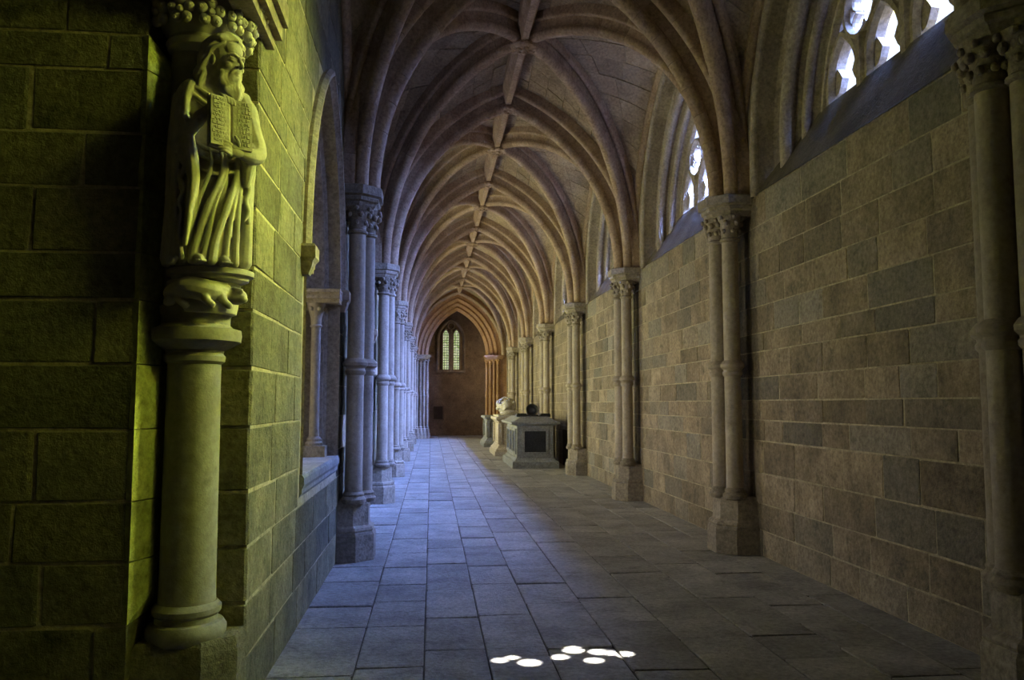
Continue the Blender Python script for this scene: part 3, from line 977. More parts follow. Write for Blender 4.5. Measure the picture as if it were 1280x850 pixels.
YW = 41.3
T2 = lambda a, z, d: (a, YW + d, z)
mb = MB(); mb.box(-4, 6, YW, YW + .4, 0, 7.5)
wall_end = mb.obj('wall_end', 'mortar'); MB()
wall_end.data.materials[0] = MATS['end_wall_stone']
tag(wall_end, 'dark brown stone wall of the chapel beyond the end arch', 'wall', kind='structure')
rects = []
z = 0
while z < 7.2:
    h = rnd.uniform(.25, .36); x = -1.6 + rnd.uniform(0, .3)
    while x < 4:
        L = rnd.uniform(.5, .9)
        if not (x + L > .25 and x < 1.75 and z + h > 3.2 and z < 6.2):
            rects.append((x, x + L, z, z + h))
        x += L
    z += h
joined_stones('stone_courses', 'end_wall_stone', wall_end, rects, (0, YW, 0), (1, 0, 0), (0, 0, 1), (0, -1, 0), .08, .015, rnd, gap=.012)
for nm, x0, x1, lab in (('wall_chapel_left', -4.3, -4, 'left'), ('wall_chapel_right', 6, 6.3, 'right')):
    mb = MB(); mb.box(x0, x1, YEND, YW + .4, 0, 7.5); tag(mb.obj(nm, 'end_wall_stone'), 'plain dark %s wall of the chapel beyond the end arch' % lab, 'wall', kind='structure')
mb = MB(); mb.box(-4, 6, YEND, YW + .4, 7.42, 7.6); tag(mb.obj('ceiling_chapel', 'end_wall_stone'), 'dark ceiling of the chapel beyond the end arch', 'ceiling', kind='structure')
for x0, x1, lab in ((-4, WL, 'left'), (WR, 6, 'right')):
    mb = MB(); mb.box(x0, x1, YEND + .7, YEND + .9, 0, 7.5); tag(mb.obj('wall_chapel_front', 'end_wall_stone'), 'dark %s stub of wall inside the chapel' % lab, 'wall', kind='structure')
# twin lancet with leaded glass and a small round light
we = empty('window_9', (1.0, YW - .02, 0), kind='structure', label='twin lancet window with green leaded glass in the chapel wall', cat='window')
tfw = lambda u, z, d: (u, d, z)
mb = MB(); opening_skin(mb, .62, 4.9, .95, [(-.12, .0, 3.2), (-.12, -.06, 3.2), (-.06, -.08, 3.2), (0, -.03, 3.2), (.03, -.005, 3.25)], tfw, n=10, sill=True); mb.obj('window_frame', 'window_stone', we, True)
for cx in (-.27, .27):
    mb = MB(); pts = [(cx + u, z) for u, z in arch_pts(.175, 5.12, .32, 8, 0, 3.38)]
    mb.add([(u, -.006, z) for u, z in pts], [tuple(range(len(pts)))])
    pane = mb.obj('pane', 'leaded_glass', we)
    mb = MB(); bar_tracery(mb, pts, .07, -.075, 0, tfw); mb.obj('lancet_frame', 'window_stone', we)
    mb = MB(); zz = 3.45
    while zz < 5.4:
        mb.box(cx - .17, cx + .17, -.022, -.008, zz - .011, zz + .011); zz += .13
    for q in (-.06, .06): mb.box(cx + q - .011, cx + q + .011, -.022, -.008, 3.38, 5.3)
    mb.obj('glazing_bars', 'lead', we)
mb = MB(); bar_tracery(mb, arc(0, 5.62, .17, -90, 270, 18), .07, -.075, 0, tfw); mb.obj('round_light', 'window_stone', we)
mb = MB(); bar_tracery(mb, [(0, 3.3), (0, 4.5), (0, 5.4)], .13, -.085, 0, tfw); mb.obj('mullion', 'window_stone', we)
mb = MB(); mb.box(-.7, .7, -.12, 0, 3.22, 3.34); mb.obj('sill', 'window_stone', we)
# dark boarded hatch
h = empty('wall_hatch', (.36, YW - .03, 0), label='small dark boarded hatch in the chapel wall', cat='hatch')
mb = MB(); mb.box(-.24, .24, -.03, 0, .82, 1.48); mb.obj('hatch_board', 'old_wood', h)
mb = MB()
for b in ((-.29, -.23, .77, 1.53), (.23, .29, .77, 1.53), (-.23, .23, 1.47, 1.53), (-.23, .23, .77, .83)): mb.box(b[0], b[1], -.06, 0, b[2], b[3])
mb.obj('hatch_frame', 'end_wall_stone', h)
#SECTION2
# ------------------------------------------------------------------ corner column with its console and canopy
CX, CY = -1.20, 4.21
cc = empty('corner_column', (CX, CY, 0), label='stout round corner column with a ringed cap, carved console and leafy canopy', cat='column')
mb = MB()
pl = [(-.205, .16), (-.205, -.17), (.12, -.17), (.26, -.05), (.26, .16)]
mb.stack(pl, [(1.0, 0), (1.0, .40), (.97, .44), (.93, .46)], 0, .16)
mb.obj('plinth', 'corner_stone', cc)
mb = MB(); mb.lathe([(.170, .44), (.188, .47), (.190, .50), (.172, .53), (.150, .535), (.148, .56), (.162, .575), (.164, .60), (.142, .625)], n=32); mb.obj('shaft_base', 'column_stone', cc, True)
mb = MB(); mb.lathe([(.137, .60), (.134, .75), (.132, 1.3), (.128, 1.86)], n=32); mb.obj('shaft', 'column_stone', cc, True)
mb = MB(); mb.lathe([(.128, 1.80), (.146, 1.815), (.150, 1.84), (.138, 1.855), (.142, 1.87), (.190, 1.895), (.222, 1.915), (.226, 1.945), (.222, 1.975), (.185, 1.985), (.168, 2.0), (.168, 2.04), (.178, 2.055), (.178, 2.09)], n=32); mb.obj('ring_cap', 'column_stone', cc, True)
mb = MB(); mb.lathe([(.125, 2.05), (.125, 2.3), (.122, 3.3), (.122, 3.44)], -.04, .01, n=28); mb.obj('upper_shaft', 'column_stone', cc, True)


def remeshed(mb, name, mat, parent, vox, smooth=2):
    o = mb.obj(name, mat, parent, False)
    m = o.modifiers.new('remesh', 'REMESH'); m.mode = 'VOXEL'; m.voxel_size = vox; m.use_smooth_shade = True
    if smooth:
        s = o.modifiers.new('smooth', 'SMOOTH'); s.iterations = smooth; s.factor = 0.5
    return o


def wob(pts, amp, freq, ph=0.0):
    out = []
    for i, p in enumerate(pts):
        t = i / max(1, len(pts) - 1)
        out.append((p[0] + amp * math.sin(freq * t * 2 * PI + ph), p[1] + amp * .6 * math.cos(freq * t * 2 * PI + ph), p[2]))
    return out


def lerp_path(P, n):
    """smooth path through P"""
    P = [Vector(p) for p in P]
    out = []
    seg = len(P) - 1
    for i in range(n + 1):
        t = i / n * seg; k = min(int(t), seg - 1); f = t - k
        p0, p1, p2, p3 = P[max(k - 1, 0)], P[k], P[k + 1], P[min(k + 2, seg)]
        out.append(tuple(.5 * ((2 * p1) + (p2 - p0) * f + (2 * p0 - 5 * p1 + 4 * p2 - p3) * f * f + (3 * p1 - p0 - 3 * p2 + p3) * f ** 3)))
    return out


def rad_path(R, n):
    out = []
    for i in range(n + 1):
        t = i / n * (len(R) - 1); k = min(int(t), len(R) - 2)
        out.append(R[k] + (R[k + 1] - R[k]) * (t - k))
    return out


def chain(mb, P, R, n=14, seg=10):
    mb.tube(lerp_path(P, n), rad_path(R, n), seg)


def saint_mesh():
    mb = MB()
    # robe: loft with pleats that sweep to the figure's right as they fall
    prof = [(0.015, .150, .115), (.05, .155, .12), (.15, .148, .115), (.30, .140, .112), (.45, .132, .108), (.58, .135, .108), (.70, .150, .11), (.80, .158, .105), (.88, .150, .095), (.93, .105, .078), (.97, .06, .06)]
    rings = []
    NZ, NA = 90, 150
    for j in range(NZ):
        z = .015 + (.97 - .015) * j / (NZ - 1)
        k = 0
        while k < len(prof) - 2 and prof[k + 1][0] < z: k += 1
        f = (z - prof[k][0]) / (prof[k + 1][0] - prof[k][0])
        rx = prof[k][1] + (prof[k + 1][1] - prof[k][1]) * f; ry = prof[k][2] + (prof[k + 1][2] - prof[k][2]) * f
        ring = []
        for i in range(NA):
            a = 2 * PI * i / NA
            low = max(0.0, min(1.0, (.66 - z) / .5))
            ph = a * 7 + 3.6 * (.66 - z) + .8 * math.sin(2 * a + 4 * z)
            wv = abs(math.sin(ph)) ** .7
            d = (.003 + .012 * low) * (wv - .6) + .006 * math.sin(5 * a + 9 * z) * (z < .9)
            # bent knee pressing through the cloth
            dk = math.exp(-((a - 1.5 * PI - .45) / .35) ** 2 - ((z - .36) / .13) ** 2) * .022
            ring.append(((rx + d + dk) * math.cos(a) - .02 * low, (ry + d + dk) * math.sin(a), z))
        rings.append(ring)
    mb.rings(rings)
    # long folds falling from the girdle, flowing down to the figure's right foot
    for x0, x1, z0, r, bow in ((-.045, -.135, .60, .013, .0), (.0, -.10, .61, .017, .01), (.03, -.055, .58, .012, .0), (.06, -.015, .62, .020, .022), (.085, .05, .60, .013, .01), (.11, .10, .60, .017, .0)):
        yy = lambda x: -.118 * math.sqrt(max(.05, 1 - (x / .16) ** 2))
        xs = [x0, x0 + .012 + bow, x0 + (x1 - x0) * .45 + bow, x0 + (x1 - x0) * .8, x1]
        zs = [z0, .47, .30, .13, .02]
        chain(mb, [(x, yy(x) - .012 - (.010 if k in (1, 2) else 0), z) for k, (x, z) in enumerate(zip(xs, zs))], [.005, r * .75, r, r * 1.1, r * 1.3], 18, 8)
    # apron folds drawn up under the book
    for k, (xa, xb, z) in enumerate(((-.11, .12, .57), (-.12, .125, .52), (-.115, .12, .46))):
        chain(mb, [(xa, -.075, z + .05), (xa * .3, -.128, z - .01), (xb * .6, -.12, z + .012), (xb, -.075, z + .06)], [.006, .011, .010, .005], 12, 8)
    # girdle
    mb.rings([[((.137 + .010 * math.cos(q * PI / 3)) * math.cos(a), (.112 + .010 * math.cos(q * PI / 3)) * math.sin(a), .598 + .010 * math.sin(q * PI / 3)) for q in range(6)] for a in [2 * PI * i / 40 for i in range(41)]], True, False)
    # mantle on the figure's right (viewer's left): broad hanging fall with a folded, zigzag edge
    for P, R in (
        ([(-.10, .02, .92), (-.175, -.01, .84), (-.205, -.03, .68), (-.20, -.04, .45), (-.205, -.03, .2), (-.215, -.03, .04)], [.04, .05, .045, .04, .045, .05]),
        ([(-.12, -.05, .90), (-.165, -.09, .80), (-.17, -.105, .66), (-.15, -.12, .55), (-.165, -.115, .45)], [.025, .03, .03, .02, .012]),
        ([(-.20, -.07, .66), (-.185, -.10, .52), (-.165, -.12, .47), (-.19, -.10, .41), (-.165, -.125, .36), (-.19, -.10, .30), (-.175, -.12, .25)], [.025, .022, .018, .02, .016, .018, .008]),
        ([(-.21, -.05, .60), (-.215, -.065, .40), (-.21, -.075, .2), (-.20, -.085, .05)], [.02, .018, .02, .026]),
        ([(-.18, -.08, .45), (-.17, -.10, .3), (-.185, -.10, .15), (-.165, -.115, .03)], [.016, .014, .018, .022]),
        ([(-.20, .03, .85), (-.225, .03, .6), (-.22, .04, .3), (-.235, .03, .04)], [.03, .035, .04, .05]),
        ([(-.18, -.09, .70), (-.15, -.125, .58), (-.115, -.135, .42), (-.13, -.135, .25), (-.145, -.13, .10)], [.055, .05, .036, .026, .02]),
        ([(-.17, -.03, .80), (-.20, -.06, .70), (-.21, -.06, .58)], [.06, .06, .05]),
        ([(.16, -.10, .60), (.15, -.12, .52), (.14, -.115, .42)], [.045, .036, .02]),
        # across the breast
        ([(-.11, -.06, .89), (-.04, -.10, .84), (.05, -.11, .80), (.12, -.09, .78)], [.012, .012, .012, .012]),
        ([(-.12, -.07, .85), (-.05, -.11, .79), (.04, -.118, .755), (.12, -.10, .74)], [.011, .012, .012, .01]),
        ([(-.05, -.04, .93), (0, -.085, .89), (.06, -.08, .89), (.09, -.03, .92)], [.014, .014, .014, .014]),
        # figure's left: sleeve fall beneath the book arm
        ([(.11, .02, .91), (.165, -.01, .83), (.185, -.03, .70), (.18, -.04, .60)], [.04, .05, .045, .04]),
        ([(.165, -.07, .62), (.17, -.07, .48), (.155, -.085, .36), (.165, -.075, .24)], [.035, .028, .024, .012]),
        ([(.15, -.09, .60), (.145, -.105, .46), (.16, -.095, .40), (.14, -.11, .34), (.158, -.095, .29), (.14, -.105, .24)], [.018, .016, .016, .014, .014, .006]),
        ([(.18, -.02, .60), (.175, -.02, .35), (.165, -.02, .04)], [.03, .03, .04]),
        ([(.17, .0, .85), (.20, .0, .66), (.185, .02, .55)], [.03, .035, .03]),
    ):
        chain(mb, P, R, 22, 10)
    mb_all, mb = mb, MB()
    # arms under the sleeves
    chain(mb, [(-.135, -.01, .885), (-.185, -.06, .77), (-.165, -.12, .70), (-.10, -.165, .77), (-.035, -.18, .845)], [.052, .05, .046, .034, .024], 22, 12)
    chain(mb, [(.125, -.01, .885), (.185, -.04, .77), (.195, -.10, .665), (.15, -.165, .625), (.095, -.195, .625)], [.052, .05, .048, .036, .026], 22, 12)
    for t in range(4):      # sleeve creases
        mb.tube([(-.20 + .025 * t, -.075 - .025 * t, .685 + .012 * t), (-.175 + .025 * t, -.145 - .018 * t, .70 + .02 * t), (-.14 + .02 * t, -.135 - .012 * t, .75 + .02 * t)], [.008, .011, .006], 8)
        mb.tube([(.21 - .02 * t, -.075 - .03 * t, .70 - .012 * t), (.20 - .024 * t, -.135 - .02 * t, .65 - .01 * t), (.165 - .02 * t, -.12 - .015 * t, .605)], [.008, .011, .006], 8)
    # right hand laid over the top edge of the book
    mb.ball((-.012, -.186, .868), (.030, .018, .024), Matrix.Rotation(-.6, 3, 'Y'))
    for q, (dx, L) in enumerate(((-.014, .050), (.004, .060), (.020, .062), (.034, .052))):
        b = Vector((-.012 + dx, -.192, .884 - .004 * q))
        chain(mb, [b, b + Vector((.014, -.012, .012)), b + Vector((.024, -.026, .0)), b + Vector((.028, -.030, -L * .45))], [.0085, .0085, .0078, .0065], 8, 8)
    chain(mb, [(-.03, -.188, .862), (-.028, -.205, .850), (-.012, -.218, .838)], [.010, .009, .007], 6, 8)
    # left hand holding the lower edge from below, fingers on the pages
    mb.ball((.062, -.214, .624), (.040, .020, .026), Matrix.Rotation(.3, 3, 'Y'))
    for q, L in enumerate((.058, .066, .064, .052)):
        b = Vector((.045 - .002 * q, -.224, .648 - .0155 * q))
        chain(mb, [b, b + Vector((-.022, -.014, .008)), b + Vector((-L * .72, -.016, .010)), b + Vector((-L, -.010, .006))], [.0085, .0085, .0078, .0062], 8, 8)
    chain(mb, [(.075, -.222, .645), (.068, -.240, .668), (.052, -.246, .688)], [.0105, .009, .007], 6, 8)
    # the forearms and hands hang a little lower than the shoulders suggest
    mb_all.add([(x, y, z - .075 * max(0.0, min(1.0, (.90 - z + max(0, -y - .12) * 1.5) / .12))) for x, y, z in mb.v], mb.f)
    mb = mb_all
    # feet
    for fx, fy in ((-.075, -.135), (.045, -.135)):
        chain(mb, [(fx, fy + .06, .03), (fx, fy, .026), (fx + .005, fy - .035, .016)], [.028, .026, .017], 8, 10)
        for q in range(5):
            mb.ball((fx - .022 + .011 * q, fy - .056 + abs(q - 1.5) * .004, .011), (.0065, .014, .008), nu=8, nv=6)
    # neck, head (turned to the figure's left)
    H = Matrix.Translation((.040, -.045, 1.05)) @ Matrix.Scale(1.06, 4) @ Matrix.Rotation(math.radians(30), 4, 'Z') @ Matrix.Rotation(math.radians(4), 4, 'X')

    def hp(x, y, z): return tuple(H @ Vector((x, y, z)))
    R3 = H.to_3x3().normalized()
    chain(mb, [(.0, -.01, .90), (.015, -.025, .97), hp(0, .02, -.05)], [.06, .052, .05], 8, 12)
    mb.ball(hp(0, .016, .034), (.080, .090, .096), R3, 22, 14)           # skull under the hair
    mb.ball(hp(0, -.030, -.022), (.060, .062, .088), R3, 20, 14)         # face
    mb.ball(hp(0, -.046, .046), (.054, .040, .044), R3, 18, 12)          # forehead
    for sg in (-1, 1):
        chain(mb, [hp(sg * .010, -.090, .012), hp(sg * .030, -.086, .019), hp(sg * .050, -.068, .010)], [.0065, .0075, .005], 8, 8)   # brow
        mb.ball(hp(sg * .028, -.078, -.004), (.015, .0105, .0085), R3, 10, 8)    # eye
        chain(mb, [hp(sg * .015, -.087, -.014), hp(sg * .030, -.086, -.016), hp(sg * .043, -.074, -.010)], [.003, .0035, .003], 6, 6)  # lower lid
        mb.ball(hp(sg * .038, -.064, -.034), (.018, .018, .016), R3)         # cheekbone
        mb.ball(hp(sg * .082, -.010, -.018), (.009, .018, .028), R3)         # ear
        mb.ball(hp(sg * .011, -.100, -.038), (.008, .010, .007), R3, 8, 6)   # nostril
        for k, (dy_, dz_) in enumerate(((0, 0), (.026, .018), (.050, .030), (.012, .034))):        # locks over the temple, behind the ear, to the shoulder
            P = [hp(sg * .058, -.052 + dy_, .070 + dz_ * .6), hp(sg * .084, -.006 + dy_, .030 + dz_ * .5), hp(sg * .096, .022 + dy_ * .8, -.035), hp(sg * .104, .026 + dy_ * .7, -.10), hp(sg * (.116 - .006 * k), .018 + dy_ * .7, -.185)]
            mb.tube(wob(lerp_path(P, 24), .006, 3.2, k * 1.7), rad_path([.007, .012, .015, .016, .010], 24), 8)
    chain(mb, [hp(0, -.090, .012), hp(0, -.101, -.012), hp(0, -.116, -.036)], [.0075, .0085, .0105], 8, 8)   # nose
    chain(mb, [hp(-.02, -.084, -.066), hp(0, -.094, -.063), hp(.02, -.084, -.066)], [.005, .007, .005], 8, 8)   # lips
    chain(mb, [hp(-.017, -.084, -.075), hp(0, -.092, -.077), hp(.017, -.084, -.075)], [.005, .007, .005], 8, 8)
    for sg in (-1, 1):       # moustache
        chain(mb, [hp(sg * .004, -.095, -.052), hp(sg * .024, -.084, -.062), hp(sg * .034, -.072, -.088)], [.006, .009, .006], 8, 8)
    # beard: wavy locks drawn to a double point
    for q in range(9):
        u = (q - 4) / 4
        top = hp(u * .055, -.070 + .030 * abs(u), -.065 - .005 * (1 - abs(u)))
        mid = hp(u * .050, -.094 + .030 * abs(u), -.135)
        low = hp(u * .026, -.096 + .012 * abs(u), -.235 + .055 * abs(u))
        P = wob(lerp_path([top, mid, low], 14), .006, 2.4, q * 1.1)
        mb.tube(P, rad_path([.013, .016, .014, .005], 14), 8)
    mb.ball(hp(0, -.064, -.115), (.046, .036, .075), R3)
    # hair: strands combed from the crown, falling behind the ears to the shoulders
    mb.ball(hp(0, .05, -.06), (.088, .050, .10), R3, 16, 10)
    for q in range(21):
        f = (q - 10) / 10
        P = [hp(f * .058, -.074 + .040 * f * f, .092 - .030 * f * f), hp(f * .076, -.03, .130 - .040 * f * f), hp(f * .088, .06, .112 - .05 * f * f),
             hp(f * .096, .072 - .03 * f * f, -.01), hp(f * .104, .072 - .03 * f * f, -.09), hp(f * .112, .070 - .03 * f * f, -.17)]
        mb.tube(wob(lerp_path(P, 24), .0045, 3.0, q * .9), rad_path([.006, .009, .011, .013, .014, .010], 24), 8)
    mb.v = [(x if x > -.12 else -.12 + (x + .12) * .62, y, z) for x, y, z in mb.v]
    return mb


saint = empty('saint_statue', (-1.10, 4.045, 2.262), math.radians(27), label='carved stone saint with long beard holding an open book against the corner column', cat='statue')
figure = remeshed(saint_mesh(), 'figure', 'statue_stone', saint, .0042, 1)
# open book
bk = empty('book', (0.03, -.195, .678)); bk.parent = saint
bk.rotation_euler = (math.radians(-4), 0, math.radians(10))
mb = MB()
for sg in (-1, 1):
    mb.rings([[(sg * x, y, z) for x, y in ((0, .012), (.105, -.022), (.108, -.010), (.004, .028))] for z in (-.130, .130)])
mb.obj('cover', 'statue_stone', bk)
for sg in (-1, 1):
    mb = MB()
    mb.rings([[(sg * x, y, z) for x, y in ((.0005, -.027), (.008, -.033), (.05, -.038), (.102, -.040), (.100, -.018), (.0005, .012))] for z in (-.122, .122)])
    mb.obj('page_block', 'statue_stone', bk)
    mb = MB(); rr = random.Random(5 + sg)
    for row in range(11):
        z = .105 - row * .0205; x = .014
        while x < .088:
            wv = rr.uniform(.006, .016)
            yy = -.031 - .010 * min(1, (x - .012) / .05)
            for part in range(2):
                mb.box(*sorted((sg * x, sg * (x + wv * .35))), yy - .0035, yy + .004, z - .006, z + .006) if part == 0 else mb.box(*sorted((sg * x, sg * (x + wv))), yy - .0035, yy + .004, z + rr.choice((-.006, .002)), z + rr.choice((-.002, .006)) + .003)
            x += wv + .004
    mb.obj('carved_lettering', 'statue_stone', bk)

# console under the saint: moulded shelf borne by a crouching winged beast
mb = MB()
sh = [(.20 * math.cos(a), .17 * math.sin(a)) for a in [2 * PI * i / 20 for i in range(20)]]
mb.rings([[(.09 + x * k, -.085 + y * k, z) for x, y in sh] for k, z in ((.80, 2.205), (.92, 2.215), (.94, 2.232), (1.05, 2.238), (1.06, 2.262), (1.0, 2.268))])
mb.obj('console_shelf', 'statue_stone', cc, True)
mb = MB()
mb.rings([[(.05 + x * k, -.05 + y * k, z) for x, y in sh] for k, z in ((.80, 2.05), (.85, 2.10), (.90, 2.215))])
chain(mb, [(-.08, -.17, 2.14), (.02, -.23, 2.165), (.12, -.21, 2.15), (.20, -.13, 2.14)], [.035, .055, .055, .03], 16, 12)   # back
mb.ball((.235, -.14, 2.13), (.05, .045, .04)); mb.ball((.268, -.165, 2.115), (.025, .022, .02))                       # head, muzzle
for q in range(3): mb.ball((.225 + .018 * q, -.155 - .012 * q, 2.168 - .006 * q), .014, nu=8, nv=6)
for x, y in ((-.03, -.225), (.10, -.255), (.17, -.215)):
    chain(mb, [(x, y + .03, 2.14), (x + .02, y - .005, 2.10), (x + .05, y - .01, 2.075)], [.028, .022, .018], 8, 8)
for q in range(5):
    chain(mb, [(.05 + .02 * q, -.245, 2.195 - .008 * q), (.12 + .016 * q, -.225 + .006 * q, 2.19 - .013 * q), (.19 + .010 * q, -.17 + .01 * q, 2.195 - .016 * q)], [.010, .013, .008], 10, 8)
for q in range(4): mb.ball((-.09 + .012 * q, -.16 - .018 * q, 2.10 + .012 * (q % 2)), .024, nu=8, nv=6)
remeshed(mb, 'console_beast', 'statue_stone', cc, .0055, 1)

# leafy canopy above the saint
mb = MB()
mb.lathe([(.12, 3.40), (.165, 3.42), (.175, 3.45), (.16, 3.475), (.19, 3.52), (.235, 3.60), (.29, 3.72), (.31, 3.80)], -.01, -.01, n=32)
mb.obj('canopy_bell', 'statue_stone', cc, True)
ros = MB()
for q in range(5):
    a = q * 2 * PI / 5
    ros.ball((.040 * math.cos(a), .040 * math.sin(a), .008), (.027, .027, .020), nu=10, nv=7)
    ros.ball((.048 * math.cos(a), .048 * math.sin(a), .022), (.012, .012, .010), nu=8, nv=5)
ros.ball((0, 0, .020), (.019, .019, .018), nu=8, nv=6)
ros.lathe([(.012, -.05), (.03, -.02), (.045, .0)], n=10)
rosme = ros.mesh('rosette')
rr = random.Random(2)
for row, (rad, z, n, tilt) in enumerate(((.238, 3.545, 11, 12), (.295, 3.668, 13, 18), (.34, 3.79, 14, 25))):
    for q in range(n):
        a = 2 * PI * (q + .5 * row) / n
        x, y = -.01 + rad * math.cos(a), -.01 + rad * math.sin(a)
        if CX + x < XN + .03 and CY + y > YF - .02 or CY + y > YN + .02:
            continue
        o = link('rosette', rosme, 'statue_stone', cc, True)
        d = Vector((math.cos(a), math.sin(a), -math.tan(math.radians(tilt)))).normalized()
        o.location = (x, y, z + rr.uniform(-.012, .012)); o.rotation_mode = 'QUATERNION'; o.rotation_quaternion = d.to_track_quat('Z', 'X')
        o.scale = [rr.uniform(.98, 1.18)] * 3
mb = MB()
mb.stack([(-.30, .22), (-.30, -.30), (.10, -.38), (.36, -.16), (.36, .30), (-.2, .30)], [(.84, 3.78), (.90, 3.82), (.92, 3.86), (1.0, 3.88), (1.0, 3.98)], 0, 0)
mb.obj('abacus', 'statue_stone', cc)
# impost block carrying on round the corner of the wall
mb = MB()
for k, z0, z1 in ((.05, 3.60, 3.66), (.09, 3.66, 3.74), (.12, 3.74, 3.86)):
    mb.box(.18, WL - CX + k, -.22 - k, .28 + k * .3, z0, z1)
mb.obj('corner_impost', 'window_stone', cc)


# ------------------------------------------------------------------ tombs along the windowed wall
def framed_panel(mbf, mbp, tf, u0, u1, z0, z1, fw, out):
    """raised frame and sunk dark plaque on a face; tf(u,z,d) d outward"""
    def bx(m, a, b, c, d, e0, e1):
        v = [tf(a, c, e0), tf(b, c, e0), tf(b, d, e0), tf(a, d, e0), tf(a, c, e1), tf(b, c, e1), tf(b, d, e1), tf(a, d, e1)]
        m.add(v, [(3, 2, 1, 0), (4, 5, 6, 7), (0, 1, 5, 4), (1, 2, 6, 5), (2, 3, 7, 6), (3, 0, 4, 7)])
    bx(mbf, u0, u0 + fw, z0, z1, 0, out); bx(mbf, u1 - fw, u1, z0, z1, 0, out)
    bx(mbf, u0 + fw, u1 - fw, z0, z0 + fw, 0, out); bx(mbf, u0 + fw, u1 - fw, z1 - fw, z1, 0, out)
    bx(mbp, u0 + fw, u1 - fw, z0 + fw, z1 - fw, 0, out * .4)


TX0, TX1, TY0, TY1 = 2.02, 3.18, 19.9, 22.7
t1 = empty('tomb', ((TX0 + TX1) / 2, (TY0 + TY1) / 2, 0), label='grey stone chest tomb with dark inset plaques and a sloping lid', cat='tomb')
cx, cy = (TX1 - TX0) / 2, (TY1 - TY0) / 2
sq = [(-cx, -cy), (cx, -cy), (cx, cy), (-cx, cy)]


def frus(levels):
    mb = MB(); mb.rings([[(-cx - o, -cy - o, z), (cx + o, -cy - o, z), (cx + o, cy + o, z), (-cx - o, cy + o, z)] for o, z in levels]); return mb


frus([(.0, 0), (.0, .16), (-.02, .18), (-.06, .19), (-.10, .25)]).obj('base', 'tomb_grey', t1)
frus([(-.12, .2), (-.12, 1.06)]).obj('chest', 'tomb_grey', t1)
frus([(-.11, 1.05), (-.08, 1.07), (-.03, 1.09), (.03, 1.10), (.03, 1.15), (-.02, 1.16), (-.22, 1.27), (-.24, 1.28)]).obj('lid', 'tomb_grey', t1)
f1, p1 = MB(), MB()
framed_panel(f1, p1, lambda u, z, d: (u, -cy + .12 - d, z), -.33, .33, .34, .98, .06, .035)
f1.obj('panel_frame', 'tomb_grey', t1); p1.obj('plaque', 'plaque', t1)
for q in range(3):
    f1, p1 = MB(), MB(); a = -cy + .25 + q * .78
    framed_panel(f1, p1, lambda u, z, d: (-cx + .12 - d, u, z), a, a + .70, .34, .98, .06, .035)
    f1.obj('panel_frame', 'tomb_grey', t1); p1.obj('plaque', 'plaque', t1)
# things lying on the lid
b = empty('dark_bowl', ((TX0 + TX1) / 2 - .02, TY0 + .62, 1.28), label='dark metal bowl lying tipped on the grey tomb lid', cat='bowl')
mb = MB(); mb.lathe([(.0, -.20), (.09, -.19), (.155, -.13), (.175, -.03), (.19, .0), (.205, .01), (.19, .02), (.165, -.02), (.145, -.11), (.08, -.165), (.0, -.17)], n=24, cap=False)
o = mb.obj('bowl_shell', 'bronze', b, True); o.rotation_euler = (math.radians(72), 0, math.radians(-12)); o.location = (0, 0, .172); o.scale = (.78, .78, .78)
mb = MB(); mb.rings([[(-.16 + dx, -.10, z), (.16 - dx, -.10, z), (.16 - dx, .22, z), (-.16 + dx, .22, z)] for dx, z in ((0, .004), (0, .03), (.03, .045))]); mb.obj('bowl_foot', 'bronze', b)
for dx, lab in ((-.30, 'left'), (.31, 'right')):
    mb = MB(); mb.box(-.13, .13, -.16, .16, -.012, .055); mb.box(-.115, .115, -.145, .145, .055, .075)
    o = mb.obj('slab_block', 'plaque'); o.location = ((TX0 + TX1) / 2 + dx, TY0 + .60, 1.285)
    tag(o, 'small dark stone block on the tomb lid, %s' % ('on the side away from the wall' if lab == 'left' else 'on the side towards the wall'), 'block', 'dark blocks on the tomb lid')


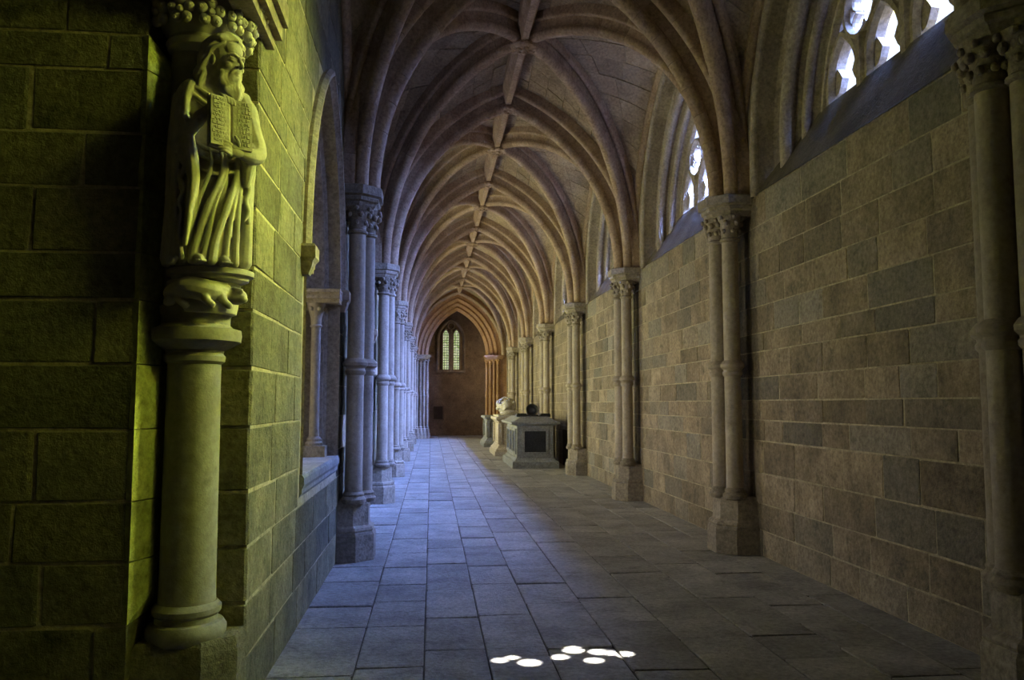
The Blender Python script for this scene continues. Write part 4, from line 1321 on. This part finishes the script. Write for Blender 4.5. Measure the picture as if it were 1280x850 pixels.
def sarcophagus(x0, x1, y0, y1, h, mat, label, panels):
    t = empty('sarcophagus', ((x0 + x1) / 2, (y0 + y1) / 2, 0), label=label, cat='tomb')
    cx, cy = (x1 - x0) / 2, (y1 - y0) / 2

    def fr(levels):
        mb = MB(); mb.rings([[(-cx - o, -cy - o, z), (cx + o, -cy - o, z), (cx + o, cy + o, z), (-cx - o, cy + o, z)] for o, z in levels]); return mb
    fr([(.06, 0), (.06, .14), (.03, .16), (.02, .20), (-.04, .26), (-.09, .34), (-.10, .38)]).obj('base', mat, t)
    fr([(-.12, .36), (-.12, h - .2)]).obj('chest', mat, t)
    fr([(-.11, h - .22), (-.08, h - .18), (-.04, h - .12), (0.0, h - .10), (.02, h - .08), (.02, h - .01), (0, h)]).obj('cornice', mat, t)
    for sx in (-1, 1):
        for sy in (-1, 1):
            mb = MB()
            mb.box(sx * (cx - .11) - .06, sx * (cx - .11) + .06, sy * (cy - .11) - .06, sy * (cy - .11) + .06, .36, h - .2)
            mb.obj('corner_pilaster', mat, t)
    return t


sarcophagus(2.02, 2.95, 24.75, 27.0, 1.20, 'tomb_cream', 'cream stone sarcophagus bearing a white reclining effigy', 3)
sarcophagus(2.02, 2.90, 30.0, 32.2, 1.16, 'tomb_grey', 'pale grey sarcophagus without an effigy, beyond the cream one', 3)
# reclining effigy with head on a pillow
ef = empty('reclining_effigy', (2.44, 25.85, 1.20), label='white stone reclining figure in robes on the cream sarcophagus', cat='statue')
o = figure.copy(); o.data = figure.data.copy(); o.data.materials.clear(); o.data.materials.append(MATS['tomb_white']); COL.objects.link(o); o.name = 'figure'; o.parent = ef
o.location = (0, .92, .22); o.scale = (1.45, 1.45, 1.45)
o.rotation_euler = (math.radians(-86), 0, math.radians(180))
mb = MB(); mb.ball((0, -.78, .12), (.30, .20, .10), nu=18, nv=10); o2 = mb.obj('pillow', 'tomb_white', ef, True)
mb = MB(); mb.box(-.36, .36, -1.0, 1.02, .002, .06); mb.obj('bier', 'tomb_white', ef)
